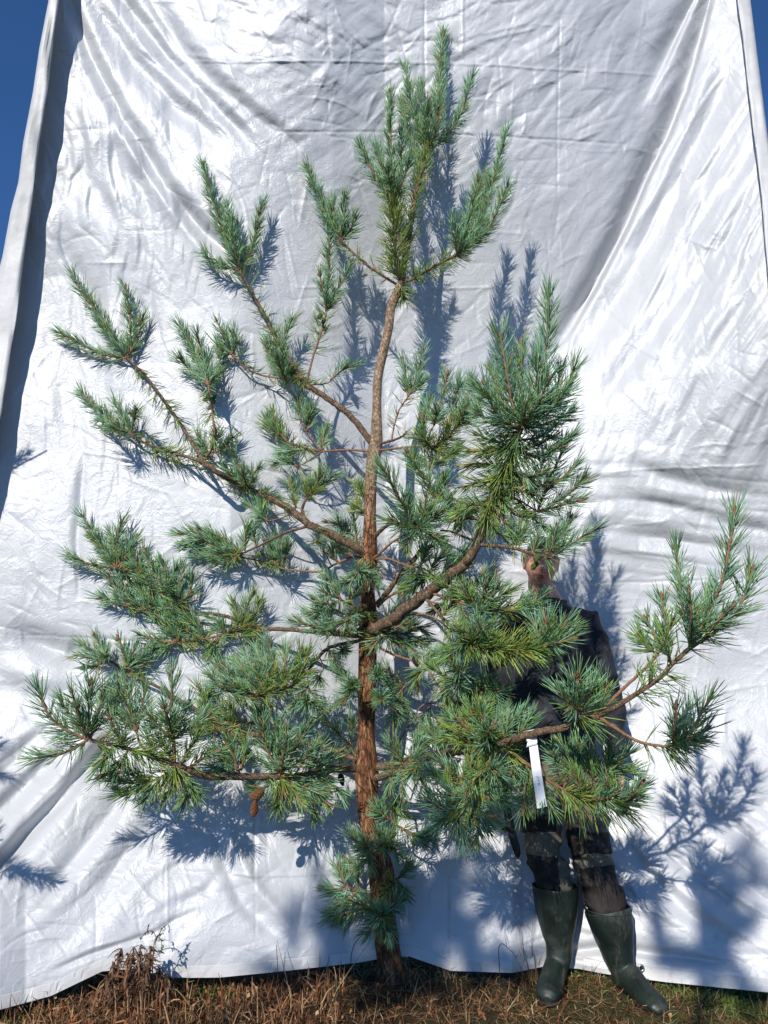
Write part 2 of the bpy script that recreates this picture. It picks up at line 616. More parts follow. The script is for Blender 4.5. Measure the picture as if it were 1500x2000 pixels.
# fold: (polyline in picture pixels, depth (m, + = away from the camera), width left px, width right px, fade at ends)
FOLDS = [
    ([(120, -60), (145, 20), (178, 110), (238, 228), (322, 362), (395, 450), (520, 560)], 0.075, 16, 15, 0.2),
    ([(160, -60), (190, 20), (262, 120), (340, 205), (425, 270), (485, 300)], 0.050, 24, 20, 0.25),
    ([(200, -60), (240, 0), (325, 110), (405, 190), (470, 258), (503, 308)], 0.055, 16, 15, 0.2),
    ([(250, -60), (305, 10), (360, 100), (410, 150), (520, 240), (620, 300)], 0.045, 18, 20, 0.3),
    ([(190, 160), (240, 260), (330, 400), (420, 520)], -0.03, 14, 16, 0.4),
    ([(300, 30), (400, 105), (470, 190), (560, 250), (660, 300)], -0.03, 22, 26, 0.4),
    # right: the deep crevice and its neighbours
    ([(1395, -60), (1387, 0), (1370, 70), (1340, 175), (1305, 262), (1262, 350), (1225, 437), (1200, 487), (1160, 565), (1110, 650), (1050, 730)], 0.11, 24, 5, 0.22),
    ([(1370, -60), (1355, 0), (1330, 50), (1307, 100), (1275, 165), (1240, 230)], 0.06, 22, 6, 0.4),
    ([(1440, 60), (1400, 190), (1355, 290), (1300, 410), (1225, 560), (1130, 690), (1050, 770)], 0.045, 30, 26, 0.3),
    ([(1410, 20), (1385, 140), (1345, 250), (1290, 370), (1215, 500)], -0.03, 16, 20, 0.4),
    ([(1400, 480), (1330, 580), (1270, 660), (1200, 750), (1120, 840)], 0.03, 24, 16, 0.4),
    ([(1480, 560), (1400, 700), (1340, 820), (1290, 960)], 0.02, 20, 18, 0.4),
    # right, mid: fan of flat ripples coming out of the picture's edge
    ([(1520, 960), (1400, 955), (1290, 930), (1170, 880)], 0.022, 16, 14, 0.4),
    ([(1520, 1040), (1400, 1010), (1290, 985), (1150, 950)], 0.022, 14, 14, 0.4),
    ([(1520, 1110), (1400, 1070), (1300, 1050), (1160, 1040)], 0.022, 14, 14, 0.4),
    ([(1500, 1290), (1430, 1230), (1330, 1180), (1220, 1170)], 0.02, 18, 14, 0.4),
    ([(1240, 1260), (1180, 1300), (1130, 1360)], 0.02, 16, 12, 0.4),
    # lower right diagonals
    ([(1330, 1540), (1400, 1590), (1450, 1630), (1520, 1690)], 0.030, 20, 16, 0.35),
    ([(1300, 1600), (1370, 1650), (1440, 1700), (1520, 1770)], 0.028, 18, 16, 0.35),
    ([(1250, 1620), (1330, 1690), (1420, 1760), (1520, 1840)], 0.024, 16, 14, 0.35),
    ([(1180, 1600), (1260, 1700), (1350, 1790), (1500, 1880)], 0.020, 16, 14, 0.35),
    ([(1000, 1870), (1180, 1850), (1330, 1868), (1520, 1900)], 0.022, 12, 10, 0.3),
    # lower left: the deep diagonal gutter and its companions
    ([(-90, 1790), (0, 1690), (60, 1622), (125, 1555), (195, 1470), (230, 1420)], 0.085, 13, 16, 0.15),
    ([(-60, 1660), (0, 1585), (60, 1525), (115, 1475), (150, 1440)], 0.05, 20, 22, 0.3),
    ([(60, 1790), (130, 1700), (195, 1620), (250, 1540), (300, 1480)], 0.032, 16, 20, 0.35),
    ([(-40, 1550), (40, 1480), (100, 1420)], 0.030, 20, 20, 0.4),
    ([(150, 1800), (230, 1690), (300, 1600), (340, 1530)], 0.022, 18, 20, 0.4),
    ([(80, 1905), (170, 1866), (240, 1842), (300, 1822), (345, 1795), (400, 1770)], 0.010, 7, 5, 0.25),
    ([(0, 1230), (60, 1250), (130, 1275), (220, 1290)], 0.05, 22, 26, 0.4),
    ([(-20, 1290), (60, 1320), (150, 1335)], -0.025, 24, 24, 0.4),
    # lower middle: soft standing fold
    ([(415, 1590), (440, 1690), (470, 1760), (520, 1810), (575, 1850)], 0.022, 14, 22, 0.3),
    ([(430, 1560), (452, 1650), (505, 1740), (560, 1800), (590, 1860)], -0.018, 14, 14, 0.35),
    ([(497, 1560), (497, 1640), (495, 1720)], 0.006, 4, 5, 0.2),
    ([(290, 1790), (400, 1740), (470, 1660)], 0.010, 10, 12, 0.4),
    # left middle soft verticals
    ([(150, 760), (165, 900), (150, 1050), (160, 1250)], 0.012, 9, 9, 0.4),
    ([(230, 480), (215, 650), (240, 800)], -0.018, 20, 22, 0.4),
    ([(118, 420), (130, 500), (170, 560), (215, 640)], 0.02, 20, 16, 0.4),
]
CREASES = [  # packing creases, thin
    [(330, 122), (560, 119), (900, 124), (1340, 150)],
    [(520, 256), (700, 258), (900, 263), (1130, 276), (1250, 282)],
    [(560, 560), (800, 566), (1000, 560)],
    [(420, 905), (560, 925), (700, 945), (760, 948)],
    [(1180, 922), (1300, 915), (1500, 908)],
    [(830, -20), (829, 200), (832, 420)],
    [(905, -20), (903, 120)],
    [(1095, 20), (1090, 200), (1088, 400)],
    [(325, 1560), (326, 1700), (330, 1860)],
    [(500, 1560), (498, 1700), (500, 1840)],
    [(820, 640), (822, 900), (818, 1180)],
    [(1280, 1380), (1282, 1560)],
    [(150, 880), (300, 905), (420, 912)],
    [(40, 1240), (180, 1246), (330, 1256)],
    [(340, 1700), (520, 1712), (700, 1705)],
    [(1130, 1140), (1300, 1136), (1500, 1128)],
]


def tarp_base(px, py, x, z):
    """macro shape: the distance Y of the sheet"""
    # hem distance from its pixel
    hy = np.interp(px, HEM[:, 0], HEM[:, 1])
    cy = (1000 - hy) / F
    dy, dz = CP - cy * SP, SP + cy * CP
    Yh = np.minimum(dy * (0.006 - CAMZ) / dz, np.interp(px, [-200, 0, 250, 500, 770, 900, 1120, 1300, 1500, 1700], [3.05, 3.15, 3.30, 3.41, 3.54, 3.50, 3.50, 3.38, 3.28, 3.2]))
    # body: hangs back from the hem
    s = sstep(0.0, 1.25, z)
    body = np.interp(px, [-200, 0, 150, 450, 650, 750, 1000, 1250, 1500, 1700],
                     [3.62, 3.64, 3.67, 3.70, 3.83, 3.94, 3.96, 3.92, 3.82, 3.78])
    Yb = Yh * (1 - s) + body * s + 0.10 * s * (1 - s) * 4 * 0.25
    # upper part: centre sags back between the two fans and the head of it leans forward
    up = sstep(1.6, 3.2, z)
    cre = np.interp(py, [-200, 0, 262, 487, 730, 900], [1400, 1387, 1305, 1200, 1050, 980])
    fan = np.interp(py, [-200, 0, 228, 450, 600, 900], [120, 150, 245, 400, 520, 620])
    prof = np.where(px < fan, 0.10 * np.clip((fan - px) / 320, 0, 1.2),
                    np.where(px < cre, 0.16 * np.clip((px - fan) / np.maximum(cre - fan, 50), 0, 1) ** 1.2,
                             0.16 - 0.42 * np.clip((px - cre) / 330, 0, 1.3)))
    Yb = Yb + up * prof - 0.10
    lean = np.exp(-((px - 850) / 420.0) ** 4)
    Yb = Yb - 0.34 * sstep(2.6, 5.2, z) * lean - 0.10 * sstep(2.6, 5.2, z)
    return Yb


def tarp_detail(px, py, x, z):
    d = np.zeros_like(px)
    for line, amp, wl, wr, fade in FOLDS:
        s, u = dist_poly(px, py, line)
        f = np.where(s < 0, np.exp(-(s / wl) ** 2), np.exp(-(s / wr) ** 2))
        # pinch wobble so a fold is never a perfect gutter
        f *= 0.8 + 0.4 * vn(u * 9 + amp * 777, s * 0 + 3.3)
        f *= sstep(0, fade, u) * sstep(0, fade, 1 - u) if fade > 0 else 1
        d += amp * (0.78 if py.min() < 0 and amp < 0.1 and line[0][1] < 300 and line[0][0] < 400 else 1.0) * f
    for k, line in enumerate(CREASES):
        s, u = dist_poly(px, py, line)
        s = s + 2.5 * (vn(u * 14 + k * 7, s * 0 + k) - 0.5)
        d += (0.0035 if k % 2 else -0.0035) * np.exp(-(s / 2.2) ** 2) * sstep(0, .1, u) * sstep(0, .1, 1 - u)

    def ridged(a, b, n):
        return 1 - np.abs(2 * n(a, b) - 1)
    n1, n2, n3 = VN(11), VN(12), VN(13)

    def streaks(angle, ac, al, seed, amp):
        ca, sa = math.cos(angle), math.sin(angle)
        wx = x + 0.10 * (n1(x * 2.3 + seed, z * 2.3) - 0.5)
        wz = z + 0.10 * (n2(x * 2.3, z * 2.3 + seed) - 0.5)
        u, v = ca * wx + sa * wz, -sa * wx + ca * wz
        return amp * (n1(v * ac + seed, u * al + 50) - 0.5) + amp * 0.45 * (n2(v * ac * 2.3 + seed, u * al * 1.9 + 9) - 0.5) \
            + amp * 0.35 * (ridged(v * ac * 1.6 + 30, u * al * 1.3 + seed, n3) - 0.5)

    def blob(cx, cy, rx, ry):
        return np.exp(-(((px - cx) / rx) ** 2 + ((py - cy) / ry) ** 2))
    # regions: each has its own crumple direction
    d += blob(1400, 480, 150, 330) * streaks(R(58), 17, 3.0, 5, 0.030)
    d += blob(1330, 800, 190, 200) * streaks(R(75), 13, 3.0, 25, 0.022)
    d += blob(1300, 1040, 260, 130) * streaks(R(-10), 12, 2.2, 35, 0.026)
    d += blob(1400, 1680, 240, 190) * streaks(R(-38), 13, 2.2, 45, 0.028)
    d += blob(230, 400, 150, 230) * streaks(R(-80), 13, 4.5, 55, 0.026)
    d += blob(200, 800, 190, 330) * streaks(R(-88), 9, 2.5, 65, 0.014)
    d += blob(80, 1600, 230, 170) * streaks(R(48), 11, 2.0, 75, 0.030)
    d += blob(330, 1750, 230, 160) * streaks(R(35), 9, 3.0, 85, 0.020)
    d += blob(850, 150, 420, 260) * streaks(R(38), 15, 5.5, 95, 0.009)
    d += blob(650, 60, 300, 110) * streaks(R(-25), 12, 4.5, 105, 0.013)
    d += blob(1150, 200, 200, 300) * streaks(R(52), 12, 2.5, 115, 0.010)
    d += blob(900, 1700, 500, 200) * streaks(R(-12), 9, 2.5, 125, 0.014)
    d += blob(1150, 1860, 450, 60) * streaks(R(-4), 16, 2.0, 145, 0.020)
    # overall slow undulation and fine crumple everywhere
    d += 0.030 * (n3(x * 1.5 + 7, z * 1.1) - 0.5) + 0.014 * (n1(x * 4 + 3, z * 3.2) - 0.5)
    d += 0.003 * (ridged(x * 7, z * 6 + 40, n2) - 0.5)
    return d


def tarp_Y(px, py):
    """distance of the sheet behind a picture position (iterated once)"""
    px, py = np.atleast_1d(np.asarray(px, float)), np.atleast_1d(np.asarray(py, float))
    Y = np.full(px.shape, Y0T)
    for _ in range(3):
        cx, cy = (px - 750) / F, (1000 - py) / F
        t = Y / (CP - cy * SP)
        x, z = cx * t, CAMZ + (SP + cy * CP) * t
        Y = tarp_base(px, py, x, z)
    return Y + tarp_detail(px, py, x, z)


NU, NVV = 670, 870
u = np.linspace(0, 1, NU)
# rows run from above the frame down to the hem, denser nowhere in particular
tarp = empty('tarpaulin', (0, 3.5, 0), label='big white woven tarpaulin hung as a backdrop behind the pine', cat='tarpaulin')
vv = np.linspace(0, 1, NVV)
U, VV_ = np.meshgrid(u, vv)
TOPPY = -190.0
le = lambda py: np.interp(py, LEFT_EDGE[:, 0], LEFT_EDGE[:, 1])
re = lambda py: np.interp(py, RIGHT_EDGE[:, 0], RIGHT_EDGE[:, 1])
# iterate so that every column ends exactly on the hem line
PY = TOPPY + VV_ * (1900 - TOPPY)
for _ in range(4):
    PX = le(PY) + (re(PY) - le(PY)) * U
    PY = TOPPY + VV_ * (hem_pt(PX) - TOPPY)
TY = tarp_Y(PX.ravel(), PY.ravel()).reshape(PX.shape)
# hundreds of short sharp creases, as crumpled sheeting has; each a thin tent or valley
crng = np.random.default_rng(99)
for q_ in range(5200):
    fine_ = q_ >= 2000
    c0, r0 = crng.integers(0, NU), crng.integers(0, NVV)
    px0, py0 = PX[r0, c0], PY[r0, c0]
    # direction follows the pull of the sheet: fans from the two upper corners, level low down
    if py0 < 750:
        base_a = math.atan2(py0 + 250, px0 - (150 if px0 < 620 else 1400))
    else:
        base_a = crng.choice([0.0, 1.57, -0.6, 0.7])
    an_ = base_a + crng.normal(0, 0.45) if crng.random() < 0.65 else crng.uniform(0, 3.14)
    ln_ = crng.uniform(7, 28) if fine_ else crng.uniform(14, 75)
    wd_ = crng.uniform(1.2, 2.4) if fine_ else crng.uniform(1.5, 4.6)
    am_ = crng.choice([-1, 1]) * crng.uniform(0.0011, 0.0040) * (0.6 + wd_ / 5) * (0.55 if fine_ else 1.0)
    R_ = int(ln_ / 1.5) + 12
    a0, a1, b0_, b1_ = max(0, r0 - R_), min(NVV, r0 + R_), max(0, c0 - R_), min(NU, c0 + R_)
    dx_, dy_ = PX[a0:a1, b0_:b1_] - px0, PY[a0:a1, b0_:b1_] - py0
    al_ = dx_ * math.cos(an_) + dy_ * math.sin(an_)
    ac_ = -dx_ * math.sin(an_) + dy_ * math.cos(an_) + crng.normal(0, 1.0) * (al_ / 40) ** 2 * 3
    TY[a0:a1, b0_:b1_] += am_ * np.exp(-np.abs(ac_) / wd_) * np.clip(1 - (al_ / ln_) ** 2, 0, 1)
# relax detail at the very hem so that it follows the ground line
cx, cy = (PX - 750) / F, (1000 - PY) / F
tt = TY / (CP - cy * SP)
TX, TZ = cx * tt, CAMZ + (SP + cy * CP) * tt
hemw = sstep(0.12, 0.0, TZ) if False else 0
V = np.stack([TX, TY, TZ], -1).reshape(-1, 3)
i, j = np.meshgrid(np.arange(NU - 1), np.arange(NVV - 1))
b0 = (j * NU + i).ravel()
Fq = np.stack([b0, b0 + NU, b0 + NU + 1, b0 + 1], -1).ravel()
sheet = link_mesh('sheet', mesh_np('sheet', V, Fq, [4] * len(b0), [M['tarp']]), tarp)
TG = np.stack([TX, TY, TZ], -1)         # grid (row, col, xyz)

# hem: folded doubled band along the bottom, sewn 4 cm wide
g = Geo()
row = TG[-1]
up_i = 0
rows = []
for k, off in enumerate([(0.0, -0.001), (0.001, -0.004), (0.020, -0.0045), (0.040, -0.004), (0.0415, -0.001)]):
    h, dy = off
    src = np.empty_like(row)
    for c in range(NU):
        colz = TG[:, c, 2]
        r0 = NVV - 1
        r = int(np.clip(np.searchsorted(-colz, -(colz[r0] + h)), 1, NVV - 1))
        src[c] = TG[r, c]
    src = src.copy()
    src[:, 2] = row[:, 2] + h
    src[:, 1] += dy
    rows.append(src)
A = np.array(rows)
nr = A.shape[0]
i, j = np.meshgrid(np.arange(NU - 1), np.arange(nr - 1))
b1 = (j * NU + i).ravel()
g.add(A.reshape(-1, 3), np.stack([b1, b1 + 1, b1 + NU + 1, b1 + NU], -1).ravel(), [4] * len(b1))
link_mesh('hem', g.build('hem', [M['hem']], smooth=False), tarp)

# side flaps: the edge is folded round towards the camera and hangs in front of the sheet


def flap(edge, inner, depth, name, wob):
    """edge/inner: arrays (py, px); a strip between them standing 'depth' in front, closed as a flat roll"""
    pys = np.linspace(-190, 1990, 260)
    e = np.interp(pys, edge[:, 0], edge[:, 1])
    n = np.interp(pys, inner[:, 0], inner[:, 1])
    sgn = np.sign(n - e)
    g = Geo()
    prof = [(0.0, 0.0, 1), (0.0, 0.35, 1), (0.08, 0.85, 1), (0.3, 1.0, 1), (0.55, 0.9, 1), (0.8, 1.02, 1), (0.97, 0.96, 1), (1.0, 0.90, 1), (0.97, 0.84, 1), (0.6, 0.80, 1), (0.1, 0.7, 1), (0.04, 0.0, 1)]
    ring = []
    for k, (a, d, _) in enumerate(prof):
        w = 5 * (vn(pys * 0.013 + k * 0.7, pys * 0 + wob) - 0.5) * (0 if a < 0.2 else 1)
        px = e + (n - e) * a + w * 0.7
        Ys = tarp_Y(e + sgn * 3, pys)
        Y = Ys - depth * d - 0.012 * (vn(pys * 0.02 + k * 1.7, pys * 0 + 5 + wob) - 0.5) * (1 if a > 0.2 else 0)
        cx, cy = (px - 750) / F, (1000 - pys) / F
        t = Y / (CP - cy * SP)
        ring.append(np.stack([cx * t, Y, np.maximum(CAMZ + (SP + cy * CP) * t, 0.02)], -1))
    A = np.array(ring)
    K, n_ = A.shape[0], A.shape[1]
    A2 = A.reshape(-1, 3)
    f = []
    for k in range(K - 1):
        a = k * n_ + np.arange(n_ - 1)
        f.append(np.stack([a, a + 1, a + 1 + n_, a + n_], -1))
    f = np.vstack(f)
    g.add(A2, f.ravel(), [4] * len(f))
    return link_mesh(name, g.build(name, [M['hem']]), tarp)


LI = np.array([(-190, 136), (0, 115), (101, 101), (227, 85), (320, 71), (387, 63), (499, 47), (620, 32), (700, 20), (820, 0), (1000, -40), (1300, -90), (2000, -160)], float)
RI = np.array([(-190, 1425), (0, 1440), (100, 1453), (212, 1467), (312, 1479), (500, 1498), (800, 1530), (1200, 1575), (2000, 1660)], float)
flap(LEFT_EDGE, LI, 0.11, 'edge_flap', 2)
flap(RIGHT_EDGE, RI, 0.045, 'edge_flap', 8)


def torus_at(name, c, r, rr, mat, parent):
    g = Geo()
    a = np.linspace(0, 2 * math.pi, 25)
    pth = np.stack([c[0] + r * np.cos(a), np.full(25, c[1]), c[2] + r * np.sin(a)], -1)
    add_tube(g, pth, rr, 8, cap=False)
    return link_mesh(name, g.build(name, [mat]), parent)


for px, py in [(1252, 1891), (640, 1884), (130, 1927)]:
    if px == 640 or px == 130:
        continue
    Yg = float(tarp_Y([px], [py])[0])
    c = P(px, py, Yg - 0.018)
    gr = torus_at('grommet', c, 0.010, 0.004, M['metal'], tarp)
    g = Geo()
    a = np.linspace(0, 2 * math.pi, 17)[:-1]
    g.add(np.stack([c.x + .008 * np.cos(a), np.full(16, c.y + 0.002), c.z + .008 * np.sin(a)], -1), range(16), [16])
    link_mesh('eyelet_hole', g.build('eyelet_hole', [M['dark']]), gr)

# ------------------------------------------------------------------ the pine
TR_Y = 3.42      # distance of the trunk's plane
TRUNK = [(772, 1925, 62), (768, 1905, 56), (764, 1885, 49), (757, 1850, 46), (748, 1780, 47), (745, 1705, 50), (733, 1660, 45), (722, 1610, 42), (718, 1560, 44),
         (716, 1520, 49), (716, 1495, 50), (716, 1460, 38), (716, 1400, 36), (717, 1320, 37), (719, 1250, 40), (720, 1215, 40), (718, 1150, 31),
         (722, 1100, 33), (722, 1075, 33), (723, 1000, 28), (725, 930, 27), (731, 885, 32), (735, 860, 30), (736, 800, 22), (738, 740, 21),
         (748, 690, 22), (759, 640, 22), (764, 600, 22), (777, 570, 22), (783, 552, 18)]


def trunk_Y(py):
    return TR_Y + 0.05 * (1900 - py) / 1900.0


def PD(x, y, d):
    Y = trunk_Y(y) + d
    if x < 620 and d != 0:
        ax, ay = np.array([float(x)]), np.array([float(y)])
        p0 = P(x, y, 3.6)
        lim = float(tarp_base(ax, ay, np.array([p0.x]), np.array([p0.z]))[0]) - 0.055
        Y = min(Y + 0.16 * min(1, max(0, (600 - x) / 120)) * (1 if y < 1300 else 0), lim)
    return np.array(P(x, y, Y))


tree = empty('pine_tree', G(770, 1908), label='young Scots pine with blue green needles standing before the white tarpaulin', cat='tree')
path = np.array([[*PD(x, y, 0), r / 1000] for x, y, r in TRUNK])
path = smooth_path(path, 0.02)
path[:, 3] *= 1 + 0.05 * (vn(path[:, 2] * 9, path[:, 2] * 0) - 0.5)
path[0, 2] = min(path[0, 2], -0.06)
# oriented bark plates: modulate radius per vertex
t, a, b = frames(path[:, :3])
S = 40
ang = np.arange(S) * 2 * math.pi / S
nb1, nb2 = VN(21), VN(22)
zz = path[:, 2][:, None] + 0 * ang[None, :]
aa = ang[None, :] + 0 * zz
cxn, cyn = np.cos(aa) * 2.3 + 8, np.sin(aa) * 2.3 + 8
plate = 1 - np.abs(2 * nb1(cxn * 2.2 + zz * 5.5, cyn * 2.2 + zz * 13) - 1)
low = 1 - sstep(1.3, 2.4, zz)
rad = path[:, 3][:, None] * (1 + 0.10 * (plate - 0.5) * (0.25 + low) + 0.05 * (nb2(cxn * 4 + zz * 30, cyn * 4) - 0.5))
flare = 1 + 0.22 * sstep(0.16, 0.0, zz) * np.maximum(0, np.cos(aa * 5 + 0.6))
rad = rad * flare
v = path[:, None, :3] + (np.cos(aa)[..., None] * a[:, None, :] + np.sin(aa)[..., None] * b[:, None, :]) * rad[..., None]
n_ = len(path)
i = np.arange(n_ - 1)[:, None] * S
j = np.arange(S)[None, :]
q = np.stack([i + j, i + (j + 1) % S, i + S + (j + 1) % S, i + S + j], -1).reshape(-1)
mi = (v.reshape(n_, S, 3)[:-1, :, 2] > 1.95).astype(int).ravel()
g = Geo()
g.add(v.reshape(-1, 3), q, [4] * ((n_ - 1) * S))
g.m = [np.where(v.reshape(n_, S, 3)[:-1, :, 2].ravel() + 0.10 * rng.normal(size=len(mi)) > 1.95, 1, 0)]
trunk_o = link_mesh('trunk', g.build('trunk', [M['bark'], M['upper']]), tree)

# needle palettes: (rgb) lists of intrinsic leaf colour
PAL_NEW = np.array([(0.130, 0.260, 0.150), (0.160, 0.295, 0.180), (0.105, 0.220, 0.115), (0.195, 0.33, 0.205), (0.090, 0.190, 0.075), (0.150, 0.265, 0.095)])
PAL_MID = np.array([(0.125, 0.225, 0.055), (0.155, 0.26, 0.05), (0.095, 0.175, 0.045), (0.195, 0.28, 0.06), (0.12, 0.235, 0.09)])
PAL_OLD = 1.3 * np.array([(0.15, 0.21, 0.03), (0.10, 0.17, 0.03), (0.19, 0.235, 0.035), (0.27, 0.25, 0.045), (0.085, 0.145, 0.03)])
PAL_DRY = np.array([(0.34, 0.26, 0.07), (0.42, 0.30, 0.10), (0.30, 0.17, 0.08)])
NW = 0.0021        # needle half width
NTOTAL = 0


def needles(g, base, dirs, length, colr, curve, width=NW, mat=0):
    """base (n,3), dirs (n,3) unit, length (n), colr (n,3), curve (n,3) sideways bend"""
    global NTOTAL
    n = len(base)
    NTOTAL += n
    ts = np.array([0.0, 0.4, 0.78])
    ws = np.array([0.75, 1.0, 0.8])
    r = rng.normal(size=(n, 3))
    s1 = np.cross(dirs, r)
    s1 /= np.linalg.norm(s1, axis=1)[:, None] + 1e-9
    s2 = np.cross(dirs, s1)
    verts = np.zeros((n, 10, 3))
    for k, (t_, w_) in enumerate(zip(ts, ws)):
        c = base + dirs * (length * t_)[:, None] + curve * (length * t_ * t_)[:, None]
        for m_, an in enumerate((0, 2.1, 4.2)):
            verts[:, k * 3 + m_] = c + width * w_ * (math.cos(an) * s1 + 0.55 * math.sin(an) * s2)
    verts[:, 9] = base + dirs * length[:, None] + curve * length[:, None]
    quads = []
    for k in range(2):
        for m_ in range(3):
            m2 = (m_ + 1) % 3
            quads += [k * 3 + m_, k * 3 + m2, (k + 1) * 3 + m2, (k + 1) * 3 + m_]
    tris = [6, 7, 9, 7, 8, 9, 8, 6, 9]
    loop = np.array(quads + tris)
    f = (np.arange(n)[:, None] * 10 + loop[None, :]).ravel()
    c = np.tile(np.array([4] * 6 + [3] * 3), n)
    cc = np.ones((n, 10, 4))
    cc[:, :, :3] = colr[:, None, :]
    cc[:, 0:3, :3] *= 0.9
    # the sheath at the foot of a needle pair is brownish
    cc[:, 0:3, :3] = cc[:, 0:3, :3] * 0.5 + np.array([0.12, 0.08, 0.04]) * 0.5
    g.add(verts.reshape(-1, 3), f, c, mat, cc.reshape(-1, 4))


def foliage(g, path, dens, nlen, ang, pal, mix=None, mixp=0.0, start=0.0, droop=0.0, jit=0.18, width=NW, dry=0.0):
    """fascicles of two needles along a path (n,3)"""
    seg = np.linalg.norm(np.diff(path, axis=0), axis=1)
    L = seg.sum()
    cum = np.concatenate([[0], np.cumsum(seg)])
    t, a, b = frames(path)
    n = max(6, int(L * dens))
    s = (start + (1 - start) * rng.random(n)) * L
    k = np.clip(np.searchsorted(cum, s) - 1, 0, len(seg) - 1)
    u_ = (s - cum[k]) / (seg[k] + 1e-9)
    base = path[k] + (path[k + 1] - path[k]) * u_[:, None]
    T, A_, B_ = t[k], a[k], b[k]
    phi = rng.random(n) * 2 * math.pi
    frac = s / L
    th = ang * (1 - 0.45 * frac ** 3) + rng.normal(size=n) * jit
    out = np.cos(phi)[:, None] * A_ + np.sin(phi)[:, None] * B_
    d = np.cos(th)[:, None] * T + np.sin(th)[:, None] * out
    d += np.array([0, 0, -droop])[None, :] * rng.random(n)[:, None]
    d /= np.linalg.norm(d, axis=1)[:, None]
    ln = nlen * np.clip(1 + 0.14 * rng.normal(size=n), 0.55, 1.35)
    cid = rng.integers(0, len(pal), n)
    c = 1.38 * pal[cid] * (0.75 + 0.5 * rng.random(n))[:, None]
    if mix is not None and mixp > 0:
        m_ = rng.random(n) < mixp
        c[m_] = mix[rng.integers(0, len(mix), m_.sum())]
    if dry > 0:
        m_ = rng.random(n) < dry
        c[m_] = PAL_DRY[rng.integers(0, len(PAL_DRY), m_.sum())]
    # needles bend towards the shoot's own direction, slightly to the light
    cur = T * 0.16 + rng.normal(size=(n, 3)) * 0.07 + np.array([0, -0.01, 0.03 - droop * 0.25])
    for q_ in (-1, 1):
        side = np.cross(d, out)
        side /= np.linalg.norm(side, axis=1)[:, None] + 1e-9
        sp = side * np.cos(phi * 3)[:, None] + np.cross(d, side) * np.sin(phi * 3)[:, None]
        dd = d + q_ * sp * (0.06 + 0.05 * rng.random(n))[:, None]
        dd /= np.linalg.norm(dd, axis=1)[:, None]
        needles(g, base, dd, ln * (1 + 0.05 * rng.normal(size=n)), c, cur + q_ * sp * 0.04, width)


def bud(g, p, d, L, r, mat):
    d = d / np.linalg.norm(d)
    ts = np.array([-0.1, 0.05, 0.25, 0.5, 0.75, 0.92, 1.0])
    rs = np.array([0.5, 0.85, 1.0, 0.92, 0.6, 0.3, 0.08])
    add_tube(g, p + d[None, :] * (ts * L)[:, None], rs * r, 7, mat, rough=0.08)


def make_cone(parent, c, axis, L, r, mat):
    """pine cone: spiral of thick scales on an ovoid core, one part"""
    axis = np.array(axis, float)
    axis /= np.linalg.norm(axis)
    h = np.cross(axis, [0.3, 1, 0.2])
    h /= np.linalg.norm(h)
    k = np.cross(axis, h)
    g = Geo()
    ts = np.linspace(0, 1, 9)
    prof = lambda t: np.sin(np.clip(t, 0, 1) ** 0.72 * math.pi * 0.94 + 0.12) ** 0.8
    add_tube(g, np.array(c)[None, :] + axis[None, :] * ((ts - 0.5) * L)[:, None], r * 0.85 * prof(ts) + 0.0008, 10, 0)
    ns = 70
    for q in range(ns):
        t = (q + 0.5) / ns
        an = q * 2.39996
        rad = r * prof(np.array(t))
        o = math.cos(an) * h + math.sin(an) * k
        sdir = np.cross(axis, o)
        p = np.array(c) + axis * (t - 0.5) * L + o * rad * 0.82
        w_ = r * 0.36 * (0.5 + 0.6 * float(prof(np.array(t))))
        out = o * 0.85 + axis * 0.5
        up = axis
        vs = [p - sdir * w_ - up * w_ * 0.7, p + sdir * w_ - up * w_ * 0.7, p + sdir * w_ + up * w_ * 0.8, p - sdir * w_ + up * w_ * 0.8,
              p + out * w_ * 0.85]
        g.add(np.array(vs), [0, 1, 4, 1, 2, 4, 2, 3, 4, 3, 0, 4], [3] * 4)
    return link_mesh('cone', g.build('cone', [mat], smooth=False), parent)


